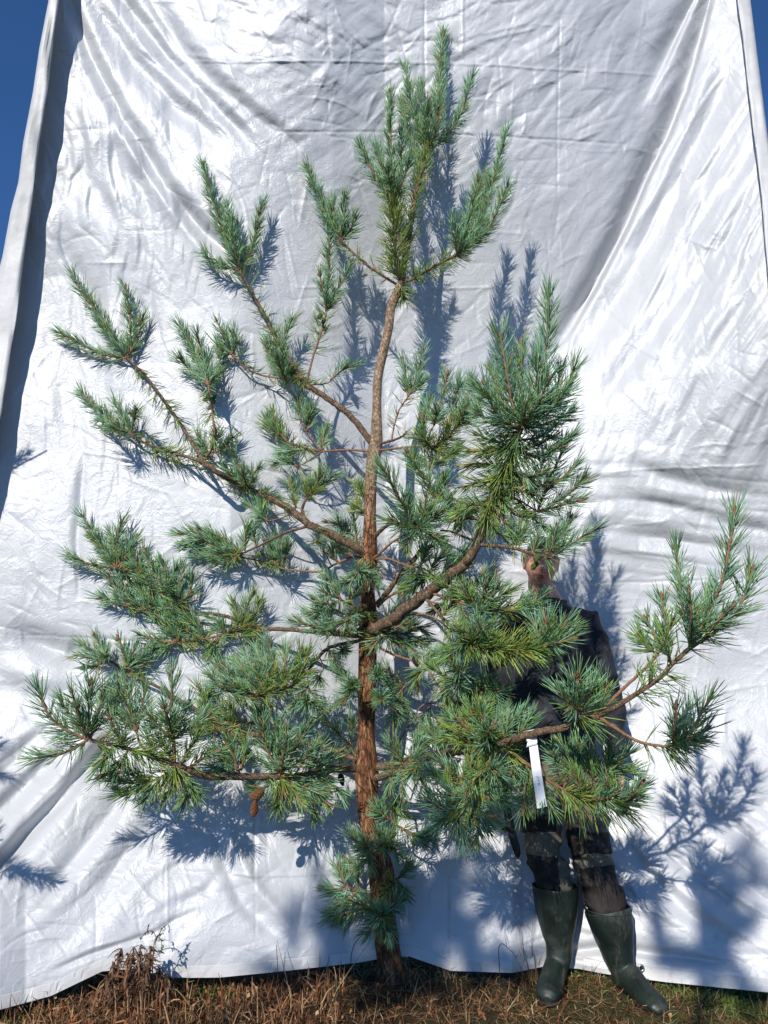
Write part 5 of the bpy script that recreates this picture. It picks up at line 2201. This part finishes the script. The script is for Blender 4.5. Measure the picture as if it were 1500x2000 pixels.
# hair: short cap following the skull
g = Geo()
hv2, f, c = [], [], []
for a_ in range(25):
    for b_ in range(48):
        ph = 2 * math.pi * b_ / 48
        lim = 1.02 + (0.0 if math.cos(ph) > 0 else 0.75) * abs(math.cos(ph)) ** 0.6 + 0.25 * abs(math.sin(ph)) ** 4
        th = lim * a_ / 24
        k_ = 1.045 - 0.03 * (a_ / 24) ** 3 + 0.010 * (vn(np.array(ph * 9.0), np.array(th * 14.0)) - .5)
        hv2.append(list(HP(math.sin(th) * math.sin(ph) * 0.078 * k_, -math.sin(th) * math.cos(ph) * 0.098 * k_, math.cos(th) * 0.122 * k_)))
for a_ in range(24):
    for b_ in range(48):
        f += [a_ * 48 + b_, a_ * 48 + (b_ + 1) % 48, (a_ + 1) * 48 + (b_ + 1) % 48, (a_ + 1) * 48 + b_]
        c.append(4)
g.add(hv2, f, c)
link_mesh('hair', g.build('hair', [M['hair']]), man)

nz = VN(77)


def cloth_wr(amp, fx, fz):
    def w_(co):
        x, y, z = co.T
        r_ = 1 - np.abs(2 * nz(x * fx + z * fx * .7 + 5, z * fz + y * 3 + 9) - 1)
        return amp * (r_ - 0.5) + amp * 0.5 * (nz(x * fx * 2.3 + 31, z * fz * 2.6 + 7) - 0.5)
    return w_


g = Geo()
up_ = Vector((0, 0, 1))
loft(g, [(lerp(nk, J['chest'], -0.02) + Vector((0, 0.0, 0)), 0.072, 0.074), (lerp(nk, J['chest'], 0.10), 0.088, 0.080), (lerp(nk, J['chest'], 0.28), 0.155, 0.105),
         (lerp(nk, J['chest'], 0.55), 0.192, 0.125), (J['chest'], 0.200, 0.135), (lerp(J['chest'], J['waist'], .5), 0.198, 0.138), (J['waist'], 0.195, 0.135),
         (J['hip'], 0.190, 0.132), (J['hip'] - up_ * 0.02, 0.185, 0.128)], 32)
for s_ in 'LR':
    sh, el, wr, ha = J['sh' + s_], J['el' + s_], J['wr' + s_], J['ha' + s_]
    loft(g, [(lerp(J['chest'], sh, 0.5), 0.08, 0.075, (0, 1, 0)), (lerp(J['chest'], sh, 0.85), 0.082, 0.080, (0, 1, 0)), (sh + up_ * -0.01, 0.078, 0.076, (0, 1, 0)), (lerp(sh, el, .35), 0.070, 0.072, (0, 1, 0)), (lerp(sh, el, .8), 0.062, 0.062, (0, 1, 0)), (el, 0.060, 0.058, (0, 1, 0)),
             (lerp(el, wr, .4), 0.056, 0.056, (0, 1, 0)), (lerp(el, wr, .85), 0.046, 0.046, (0, 1, 0)), (lerp(wr, ha, 0.12), 0.038, 0.036, (0, 1, 0))], 22)
swm = fuse('sweater', g, [M['sweater']], 0.008, 4, cloth_wr(0.022, 9, 7))
sweater = link_mesh('sweater', swm, man)
g = Geo()
ringp = [nk + up_ * 0.012 + Vector((0.070 * math.cos(a_), 0.070 * math.sin(a_), -0.010 * -math.sin(a_) - 0.006)) for a_ in np.linspace(0, 2 * math.pi, 33)]
add_tube(g, [list(p) for p in ringp], 0.011, 8, cap=False)
link_mesh('collar', g.build('collar', [M['sweater']]), sweater)

g = Geo()
loft(g, [(J['hip'] + up_ * 0.05, 0.165, 0.115), (J['hip'], 0.172, 0.120), (J['hip'] - up_ * 0.06, 0.165, 0.118), (J['hip'] - up_ * 0.12, 0.13, 0.10)], 30)
for s_ in 'LR':
    hp, kn_, bt, an_ = J['hip' + s_], J['kn' + s_], J['bt' + s_], J['an' + s_]
    loft(g, [(hp + up_ * 0.03, 0.088, 0.10), (hp - up_ * .04, 0.092, 0.10), (lerp(hp, kn_, .35), 0.088, 0.094), (lerp(hp, kn_, .7), 0.080, 0.085),
             (kn_, 0.074, 0.078), (lerp(kn_, bt, .5), 0.072, 0.074), (lerp(kn_, bt, 1.0), 0.068, 0.070), (lerp(bt, an_, .25), 0.050, 0.052), (lerp(bt, an_, .5), 0.045, 0.045)], 24)
trm = fuse('trousers', g, [M['trousers']], 0.007, 3, cloth_wr(0.020, 11, 12))
trousers = link_mesh('trousers', trm, man)


def patch(name, src, test, mat, off=0.003):
    """a sewn-on panel: faces of the cloth inside a region, lifted off it, with edges"""
    bm = bmesh.new()
    bm.from_mesh(src)
    bm.faces.ensure_lookup_table()
    kill = []
    for f_ in bm.faces:
        c_ = f_.calc_center_median()
        d_ = c_.y * CP + (c_.z - CAMZ) * SP
        px = 750 + F * c_.x / d_
        py = 1000 - F * (-c_.y * SP + (c_.z - CAMZ) * CP) / d_
        if not test(px, py, f_.normal, c_):
            kill.append(f_)
    bmesh.ops.delete(bm, geom=kill, context='FACES')
    for v_ in bm.verts:
        v_.co += v_.normal * off
    ret = bmesh.ops.extrude_face_region(bm, geom=bm.faces[:])
    for v_ in [e for e in ret['geom'] if isinstance(e, bmesh.types.BMVert)]:
        v_.co -= v_.normal * (off * 0.9)
    me = bpy.data.meshes.new(name)
    bm.to_mesh(me)
    bm.free()
    me.materials.clear()
    me.materials.append(mat)
    me.polygons.foreach_set('use_smooth', np.ones(len(me.polygons), dtype=bool))
    return me


front = lambda n_: n_.y < 0.25
link_mesh('knee_panel', patch('knee_panel', trm, lambda px, py, n_, c_: front(n_) and px < 1104 and py > 1672 + 0.12 * (px - 1060) and py < 1760 and px < 1088 + (py - 1672) * .08, M['panel']), trousers)
link_mesh('knee_panel', patch('knee_panel', trm, lambda px, py, n_, c_: front(n_) and px > 1118 and px > 1132 + (py - 1700) * 0.19 and py > 1694 - 0.1 * (px - 1160) and py < 1800, M['panel']), trousers)
link_mesh('thigh_pocket', patch('thigh_pocket', trm, lambda px, py, n_, c_: front(n_) and px > 1142 and py > 1628 and py < 1666, M['panel'], 0.009), trousers)
link_mesh('holster_pocket', patch('holster_pocket', trm, lambda px, py, n_, c_: front(n_) and 1112 < px < 1134 and 1585 < py < 1678, M['panel'], 0.008), trousers)
link_mesh('thigh_pocket', patch('thigh_pocket', trm, lambda px, py, n_, c_: front(n_) and px < 1085 and 1590 < py < 1625 and px > 1020, M['panel'], 0.006), trousers)

# boots
for s_, toe_px in (('R', (1072, 1958)), ('L', (1296, 1992))):
    bt, an_ = J['bt' + s_], J['an' + s_]
    ank = Vector((an_.x, an_.y, 0.10))
    toe = G(*toe_px)
    heel = Vector((an_.x, an_.y + 0.045, 0))
    dirv = toe - heel
    dirv.z = 0
    Lf = max(0.28, min(0.33, dirv.length))
    dirv.normalize()
    latv = (dirv.y, -dirv.x, 0)
    tu = (0, 0, 1)
    g = Geo()
    axis = (ank - bt)
    rings = [(lerp(bt, ank, t_), w_, d_, (1, 0, 0)) for t_, w_, d_ in
             ((1.0, 0.054, 0.060), (0.8, 0.059, 0.064), (0.6, 0.070, 0.074), (0.35, 0.083, 0.085), (0.12, 0.090, 0.091), (0.0, 0.092, 0.093), (-0.02, 0.091, 0.092))]
    rings += [(lerp(bt, ank, -0.02), 0.084, 0.085, (1, 0, 0)), (lerp(bt, ank, 0.05), 0.083, 0.084, (1, 0, 0)), (lerp(bt, ank, 0.4), 0.068, 0.070, (1, 0, 0)), (lerp(bt, ank, 0.5), 0.03, 0.03, (1, 0, 0))]
    # loft doubles back on itself: explicit tangents
    ad = tuple(axis.normalized())
    rings = [(r_[0], r_[1], r_[2], r_[3], ad) for r_ in rings]
    loft(g, rings, 30)
    fp = [(0.0, 0.030, 0.030, 0.040), (0.02, 0.040, 0.042, 0.046), (0.06, 0.044, 0.056, 0.058), (0.10, 0.045, 0.056, 0.058), (0.14, 0.046, 0.046, 0.048), (0.18, 0.050, 0.038, 0.040),
          (0.22, 0.051, 0.034, 0.036), (0.26, 0.046, 0.030, 0.033), (0.285, 0.036, 0.024, 0.028), (0.30, 0.018, 0.012, 0.022)]
    sc_ = Lf / 0.30
    loft(g, [(heel + dirv * a_ * sc_ + Vector((0, 0, h_)), w_, d_, latv, tuple(dirv)) for a_, w_, d_, h_ in fp], 24)
    loft(g, [(ank + Vector((0, 0, 0.03)), 0.052, 0.056), (ank, 0.050, 0.058), (heel + dirv * 0.06 + Vector((0, 0, 0.06)), 0.046, 0.062), (heel + dirv * 0.075 + Vector((0, 0, 0.03)), 0.044, 0.06)], 20)
    bme = fuse('boot', g, [M['boot']], 0.0042, 2, lambda co: 0.010 * (nz(co[:, 0] * 9, co[:, 2] * 22) - 0.5) * (0.35 + np.exp(-((co[:, 2] - 0.14) / 0.06) ** 2)))
    bo = link_mesh('boot', bme, man)
    g = Geo()
    loft(g, [(heel + dirv * a_ * sc_ + Vector((0, 0, 0.006)), w_ + 0.003, 0.010, latv, tuple(dirv)) for a_, w_, d_, h_ in
             [(-0.004, 0.02, 0, 0)] + fp[1:-1] + [(0.303, 0.02, 0, 0)]], 16)
    link_mesh('sole', g.build('sole', [M['panel']]), bo)
    g = Geo()
    rp = [lerp(bt, ank, -0.015) + Vector((0.090 * math.cos(a_), 0.091 * math.sin(a_), 0)) for a_ in np.linspace(0, 2 * math.pi, 41)]
    add_tube(g, [list(p) for p in rp], 0.0042, 6, cap=False)
    link_mesh('boot_rim', g.build('boot_rim', [M['boot']]), bo)

# sheath hanging at his hip
g = Geo()
loft(g, [(P(984, 1520, 3.40), 0.010, 0.004), (P(986, 1560, 3.39), 0.014, 0.006), (P(990, 1580, 3.38), 0.016, 0.008), (P(996, 1610, 3.37), 0.017, 0.009), (P(1001, 1632, 3.36), 0.017, 0.010),
         (P(1008, 1655, 3.36), 0.016, 0.009), (P(1011, 1668, 3.36), 0.013, 0.007), (P(1012, 1675, 3.36), 0.005, 0.004)], 16)
kn_o = link_mesh('knife_sheath', g.build('knife_sheath', [M['leather']]), None, label="narrow black sheath hanging beside the man's thigh", cat='sheath')
g = Geo()
loft(g, [(P(981, 1618, 3.36), 0.009, 0.010), (P(988, 1620, 3.355), 0.013, 0.013), (P(998, 1620, 3.352), 0.017, 0.014), (P(1004, 1618, 3.356), 0.012, 0.01)], 12)
link_mesh('strap_button', g.build('strap_button', [M['leather']]), kn_o)

# ------------------------------------------------------------------ ground litter and weeds


def blades(g, base, head, tilt, length, width, colr, bend, segs=3, mat=0, twist=None):
    """many thin curved strips at once"""
    n = len(base)
    hx = np.stack([np.cos(head), np.sin(head), np.zeros(n)], -1)
    s = np.stack([-np.sin(head), np.cos(head), np.zeros(n)], -1)
    if twist is not None:
        s = s * np.cos(twist)[:, None] + np.cross(hx, s) * np.sin(twist)[:, None]
    V = np.zeros((n, (segs + 1) * 2, 3))
    p = base.copy()
    th = tilt.copy()
    st = length / segs
    for k in range(segs + 1):
        wv = width * (1 - 0.75 * (k / segs) ** 2)
        V[:, 2 * k] = p - s * wv[:, None]
        V[:, 2 * k + 1] = p + s * wv[:, None]
        d = hx * np.cos(th)[:, None] + np.array([0, 0, 1.0]) * np.sin(th)[:, None]
        p = p + d * st[:, None]
        th = th - bend
    loop = []
    for k in range(segs):
        loop += [2 * k, 2 * k + 1, 2 * k + 3, 2 * k + 2]
    f = (np.arange(n)[:, None] * (2 * segs + 2) + np.array(loop)[None, :]).ravel()
    cc = np.ones((n, 2 * segs + 2, 4))
    cc[:, :, :3] = colr[:, None, :]
    g.add(V.reshape(-1, 3), f, np.full(n * segs, 4), mat, cc.reshape(-1, 4))


HX = np.linspace(-200, 1700, 200)
hp_ = [G(x_, float(hem_pt(x_))) for x_ in HX]
HWX, HWY = np.array([p.x for p in hp_]), np.array([p.y for p in hp_])
hemY = lambda x_: np.interp(x_, HWX, HWY)


def scatter(n, x0, x1, depth, bias=1.0, behind=0.03):
    x = rng.uniform(x0, x1, n)
    y = hemY(x) + behind - depth * rng.random(n) ** bias
    z = ground_h(x, y) - 0.004
    return np.stack([x, y, z], -1)


def pick(pal, n, v=0.3):
    pal = np.array(pal)
    return pal[rng.integers(0, len(pal), n)] * (1 - v / 2 + v * rng.random(n))[:, None]


STRAW = [(0.34, 0.22, 0.10), (0.22, 0.12, 0.05), (0.48, 0.36, 0.19), (0.15, 0.075, 0.035), (0.09, 0.045, 0.022)]
RUST = [(0.20, 0.07, 0.028), (0.13, 0.055, 0.025), (0.26, 0.12, 0.055), (0.30, 0.17, 0.085), (0.08, 0.038, 0.02), (0.34, 0.23, 0.12)]
GREEN = [(0.09, 0.16, 0.03), (0.13, 0.20, 0.04), (0.06, 0.11, 0.025), (0.17, 0.20, 0.05)]
DARK = [(0.035, 0.02, 0.012), (0.055, 0.03, 0.018), (0.022, 0.014, 0.01)]
g = Geo()
# a mat of lying straw and needles everywhere
n = 25000
b_ = scatter(n, -2.5, 2.5, 1.25, 1.3, 0.10)
blades(g, b_ + np.array([0, 0, 0.012]) * rng.random(n)[:, None], rng.uniform(0, 6.283, n), rng.normal(0.12, 0.22, n), rng.uniform(0.03, 0.12, n),
       rng.uniform(0.0007, 0.0017, n), pick(STRAW + DARK + RUST, n), rng.normal(0.05, 0.25, n))
link_mesh('straw_litter', g.build('straw_litter', [M['straw']]), None, kind='stuff',
          label='mat of dry straw and fallen needles on the soil below the tarpaulin', cat='litter')
g = Geo()
# standing rusty dead weeds on the left half
n = 5200
b_ = scatter(n, -2.3, -0.15, 0.85, 1.0, 0.015)
hl = 0.035 + 0.09 * rng.random(n) ** 1.6
blades(g, b_, rng.uniform(0, 6.283, n), rng.normal(1.25, 0.3, n), hl, rng.uniform(0.0012, 0.0042, n), pick(RUST, n, .5), rng.normal(0.1, 0.5, n), twist=rng.uniform(0, 3, n))
n = 2200
b_ = scatter(n, -0.4, 2.3, 0.85, 1.0, 0.015)
blades(g, b_, rng.uniform(0, 6.283, n), rng.normal(1.0, 0.4, n), 0.02 + 0.07 * rng.random(n) ** 2, rng.uniform(0.0009, 0.0026, n), pick(STRAW + DARK + RUST, n, .5), rng.normal(0.2, 0.5, n), twist=rng.uniform(0, 3, n))
# crumpled dead leaves
n = 3600
b_ = scatter(n, -2.3, 2.3, 0.9, 1.0, 0.03)
b_[:, 2] += 0.05 * rng.random(n) * (b_[:, 0] < -0.1)
blades(g, b_, rng.uniform(0, 6.283, n), rng.uniform(-0.6, 1.2, n), rng.uniform(0.012, 0.035, n), rng.uniform(0.003, 0.008, n), pick(RUST + DARK, n, .5), rng.normal(0, 0.8, n), twist=rng.uniform(0, 3, n))
link_mesh('dead_weeds', g.build('dead_weeds', [M['straw']]), None, kind='stuff',
          label='rust brown dead weeds and crumpled leaves along the foot of the tarpaulin', cat='dead weeds')
g = Geo()
for cx_, n, sp_ in ((1470, 900, .10), (1400, 500, .12), (1330, 300, .10), (1250, 150, .12), (60, 350, .12), (130, 350, .08), (420, 200, .05), (360, 260, .03), (350, 300, .06), (700, 60, .05), (1130, 60, .06), (1150, 120, .02), (820, 60, .06), (240, 200, .05)):
    x = G(cx_, 1950).x + rng.normal(0, sp_, n)
    y = hemY(x) - np.abs(rng.normal(0.05, 0.13, n)) + 0.01
    b_ = np.stack([x, y, ground_h(x, y)], -1)
    blades(g, b_, rng.uniform(0, 6.283, n), rng.normal(1.0, 0.4, n), rng.uniform(0.012, 0.05, n), rng.uniform(0.0012, 0.0038, n), pick(GREEN, n, .4), rng.normal(0.2, 0.4, n), twist=rng.uniform(0, 3, n))
# thin green growth farther off on both sides of the tarpaulin
n = 9000
x = rng.uniform(-7, 7, n)
y = rng.uniform(1.5, 9, n)
ok = (np.abs(x) > 2.35) | (y > 5)
x, y = x[ok], y[ok]
n = len(x)
blades(g, np.stack([x, y, ground_h(x, y)], -1), rng.uniform(0, 6.283, n), rng.normal(1.1, 0.3, n), rng.uniform(0.04, 0.14, n), rng.uniform(0.002, 0.004, n), pick(GREEN + STRAW, n, .4), rng.normal(0.2, 0.3, n))
link_mesh('grass', g.build('grass', [M['leaf']]), None, kind='stuff',
          label='short green grass and small herbs among the dead weeds', cat='grass')


def stalk(name, pts, r0, r1, colr, label, cat, group=None, leaves=None, mat='straw', parent=None):
    g = Geo()
    s_ = smooth_path(np.array([list(p) for p in pts]), 0.008)
    rr = np.linspace(r0, r1, len(s_))
    add_tube(g, s_, rr, 6, 0, rough=0.1, colr=np.array([*colr, 1]))
    if leaves:
        n, l0, l1, w0, w1, pal, tl, bd = leaves
        k = rng.integers(len(s_) // 4, len(s_), n)
        blades(g, s_[k], rng.uniform(0, 6.283, n), rng.normal(tl, 0.4, n), rng.uniform(l0, l1, n), rng.uniform(w0, w1, n), pick(pal, n, .5), rng.normal(bd, 0.3, n), segs=4, twist=rng.uniform(0, 3, n))
    me = g.build(name, [M[mat]])
    return link_mesh(name, me, parent, **({} if parent else dict(label=label, cat=cat, group=group)))


# the wilted plant by the left hem
wp = empty('wilted_plant', G(262, 1990), label='tall wilted brown plant drooping in front of the hem, left of the pine', cat='plant')
heads = [(208, 1905, 3.06, 204, 1985), (326, 1902, 3.12, 318, 1990), (237, 1853, 3.10, 225, 1990), (262, 1850, 3.08, 250, 1990), (275, 1845, 3.10, 262, 1992), (293, 1848, 3.12, 288, 1990), (250, 1862, 3.05, 240, 1995), (312, 1890, 3.13, 300, 1985), (222, 1880, 3.08, 215, 1990), (285, 1862, 3.06, 280, 1995)]
for tx, ty, ty_, bx, by in heads:
    b0_ = G(bx, by)
    top = P(tx, ty, ty_)
    over = P(tx + rng.uniform(-9, 9), ty + 22, ty_ - 0.03)
    end_ = P(tx + rng.uniform(-12, 12), ty + 55, ty_ - 0.04)
    stalk('stem', [b0_, lerp(b0_, top, .5) + Vector((rng.normal() * .01, 0, 0)), lerp(b0_, top, .93), top, over, end_], 0.0035, 0.0015, (0.10, 0.06, 0.035), '', '', parent=wp,
          leaves=(70, 0.02, 0.075, 0.0010, 0.0046, [(0.13, 0.07, 0.04), (0.19, 0.11, 0.065), (0.08, 0.045, 0.03), (0.24, 0.15, 0.09), (0.16, 0.07, 0.035)], -0.7, 0.35))
sp = empty('weed_sprig', G(300, 1975), label='thin curled sprig with yellow green leaves rising above the wilted plant', cat='sprig')
st = [G(296, 1975), P(298, 1900, 3.12), P(300, 1850, 3.1), P(305, 1832, 3.1)]
stalk('stem', st, 0.002, 0.0014, (0.17, 0.13, 0.05), '', '', parent=sp)
for (pp, pal_, nn) in (([(305, 1832), (300, 1820), (290, 1818), (282, 1824), (275, 1832)], DARK, 8), ([(288, 1818), (289, 1809), (291, 1806)], DARK, 5),
                       ([(305, 1835), (312, 1822), (320, 1810), (328, 1806), (331, 1813), (329, 1820)], DARK + GREEN, 10), ([(303, 1845), (306, 1832), (318, 1822)], GREEN, 16),
                       ([(308, 1828), (315, 1838), (316, 1850), (316, 1860)], DARK + GREEN, 9)):
    stalk('twig', [P(x_, y_, 3.09 + 0.012 * k_) for k_, (x_, y_) in enumerate(pp)], 0.0016, 0.0009, (0.09, 0.06, 0.03), '', '', parent=sp, mat='leaf',
          leaves=(nn, 0.008, 0.022, 0.0018, 0.0045, pal_, -0.2, 0.5))
stalk('bent_twig', [P(428, 1912, 3.30), P(420, 1897, 3.29), P(412, 1887, 3.28), P(404, 1881, 3.28), P(396, 1882, 3.27), P(387, 1886, 3.26)], 0.0028, 0.0011, (0.045, 0.03, 0.02),
      'dark bent twig leaning over the hem right of the wilted plant', 'twig')
stalk('bent_twig', [G(981, 2010), P(979, 1960, 3.1), P(976, 1900, 3.1), P(974, 1862, 3.1), P(975, 1849, 3.1), P(981, 1843, 3.1), P(990, 1850, 3.1), P(1001, 1860, 3.11)], 0.0026, 0.0011, (0.035, 0.022, 0.016),
      "black hooked stalk standing just left of the man's boots", 'twig')
stalk('curled_weed', [P(1372, 1930, 3.26), P(1380, 1915, 3.25), P(1392, 1908, 3.25), P(1405, 1912, 3.24), P(1412, 1900, 3.24), P(1418, 1893, 3.24), P(1428, 1900, 3.23), P(1420, 1912, 3.23)], 0.0028, 0.0012, (0.05, 0.04, 0.025),
      'dark curled weed against the right end of the hem', 'weed', leaves=(14, 0.01, 0.028, 0.0015, 0.004, DARK + GREEN, .2, .4))
for pp, lb in (([G(636, 1998), P(655, 1940, 3.16), P(683, 1895, 3.22), P(722, 1838, 3.28)], 'longest pale dry grass stalk slanting towards the foot of the trunk'),
               ([G(580, 2002), P(566, 1940, 3.2), P(552, 1880, 3.24), P(541, 1838, 3.26)], 'pale dry grass stalk crossing the hem at the middle of the left half'),
               ([G(664, 2000), P(660, 1950, 3.2), P(656, 1905, 3.22), P(652, 1888, 3.22)], 'short upright dry stalk between two longer ones left of the trunk'),
               ([G(548, 1990), P(543, 1900, 3.26), P(541, 1865, 3.27), P(540, 1845, 3.27)], 'dark thin stalk standing straight up against the hem'),
               ([G(688, 1925), P(685, 1880, 3.32), P(690, 1850, 3.32), P(702, 1832, 3.32), P(712, 1822, 3.33)], 'dark arched stalk just left of the trunk foot')):
    dk = 'dark' in lb
    stalk('grass_stalk', pp, 0.0024 if not dk else 0.0018, 0.0012, (0.48, 0.36, 0.19) if not dk else (0.06, 0.035, 0.025), lb, 'grass stalk', 'dry stalks left of the trunk')
# dry tuft against the hem beside the left boot
g = Geo()
n = 90
c_ = G(1035, 1905)
b_ = np.stack([c_.x + rng.normal(0, .025, n), c_.y - 0.03 + rng.normal(0, .02, n), np.zeros(n)], -1)
blades(g, b_, R(180) + rng.normal(0, 0.7, n), rng.normal(1.15, 0.2, n), rng.uniform(0.07, 0.22, n), rng.uniform(0.001, 0.0022, n), pick([(0.30, 0.20, 0.10), (0.22, 0.13, 0.07), (0.38, 0.27, 0.14)], n), rng.normal(0.10, 0.15, n), segs=4)
link_mesh('grass_tuft', g.build('grass_tuft', [M['straw']]), None, label='tuft of dry tan grass leaning on the tarpaulin behind the nearer boot', cat='grass tuft')

# ------------------------------------------------------------------ neighbouring pines outside the picture (their shade falls into it)
protos = []
for k in range(3):
    g = Geo()
    L_ = (0.32, 0.26, 0.4)[k]
    s_ = np.array([[0, 0, L_ * q] for q in np.linspace(0, 1, 12)])
    foliage(g, s_, 420, 0.085, 0.85, PAL_NEW, PAL_MID, 0.3, width=0.0022)
    add_tube(g, s_, 0.005, 5, 1)
    protos.append(g.build('shoot_mesh', [M['needle'], M['twig'], M['bud']]))


def neighbour(base, height, targets, label, lean=(0, 0), extra=18):
    t_ = empty('pine_tree', base, label=label, cat='tree', group='pines standing outside the picture')
    g = Geo()
    zz = np.linspace(0, height, 14)
    tr = np.stack([base.x + lean[0] * zz / height + 0.03 * np.sin(zz * 1.7), base.y + lean[1] * zz / height + 0.03 * np.cos(zz), zz - 0.03], -1)
    add_tube(g, tr, np.linspace(0.055, 0.012, 14) * height / 5, 14, 0, rough=0.03)
    link_mesh('trunk', g.build('trunk', [M['bark']]), t_)
    tg = [(Vector(p), r_) for p, r_ in targets]
    for _ in range(extra):
        z_ = rng.uniform(0.18, 0.97) * height
        a_ = rng.uniform(0, 6.283)
        rr = (0.25 + 0.20 * (height - z_))
        cx_ = np.interp(z_, tr[:, 2], tr[:, 0]); cy_ = np.interp(z_, tr[:, 2], tr[:, 1])
        tg.append((Vector((cx_ + rr * math.cos(a_), cy_ + rr * math.sin(a_), z_ + 0.2)), 0.25))
    for p, r_ in tg:
        z_ = max(0.3, min(height * 0.97, p.z - 0.25 * (Vector((p.x - base.x, p.y - base.y, 0)).length) - 0.05))
        s0 = Vector((float(np.interp(z_, tr[:, 2], tr[:, 0])), float(np.interp(z_, tr[:, 2], tr[:, 1])), z_))
        m1 = lerp(s0, p, .6) - Vector((0, 0, 0.04))
        g = Geo()
        pth = smooth_path(np.array([list(s0), list(m1), list(p)]), 0.05)
        add_tube(g, pth, np.linspace(0.012, 0.004, len(pth)), 6, 0)
        bo = link_mesh('branch', g.build('branch', [M['limb']]), t_)
        for q in range(max(3, int(r_ * 20))):
            d = Vector((rng.normal(), rng.normal(), rng.normal() + 0.9)).normalized()
            st_ = lerp(m1, p, rng.uniform(0.2, 1.0)) 
            o = bpy.data.objects.new('shoot', protos[int(rng.integers(0, 3))])
            col.objects.link(o)
            o.parent = bo
            o.matrix_parent_inverse = Matrix.Translation(-world_loc(bo))
            o.location = st_
            o.rotation_euler = d.to_track_quat('Z', 'Y').to_euler()
            s2 = 0.6 + r_ * rng.uniform(0.6, 1.3)
            o.scale = (min(s2, 1.1),) * 3
    return t_


def src(px, py, s):
    Yq = float(tarp_Y([px], [py])[0])
    return P(px, py, Yq) - SUN * s


neighbour(Vector((-0.92, -1.9, 0)), 4.35,
          [(src(1475, 1690, 7.2), .15), (src(1400, 1780, 7.4), .15), (src(1440, 1840, 7.2), .25), (src(1290, 1880, 7), .15), (src(1420, 1890, 7.3), .3)],
          'pine just behind the photographer, right of its twin', extra=0)
neighbour(Vector((-2.15, -2.1, 0)), 4.3,
          [(src(800, 1770, 7.2), .3), (src(860, 1820, 7.2), .35), (src(950, 1860, 7.2), .3), (src(640, 1850, 7), .25), (src(560, 1870, 7), .22), (src(900, 1720, 7), .2), (src(1000, 1800, 7), .22), (src(720, 1890, 7), .3), (src(840, 1900, 7), .35),
           (Vector((-2.0, -2.3, 3.4)), .35), (Vector((-1.8, -2.3, 3.5)), .35), (Vector((-2.3, -2.3, 3.3)), .3)],
          'pine behind the photographer, left of its twin', extra=0)
neighbour(Vector((-3.0, 2.55, 0)), 2.9, [(src(92, 880, 0.95), .12), (src(30, 1690, 0.85), .16), (src(5, 1440, 1.0), .12), (src(20, 1650, .9), .1)],
          'small pine standing left of the picture beside the tarpaulin', extra=10)
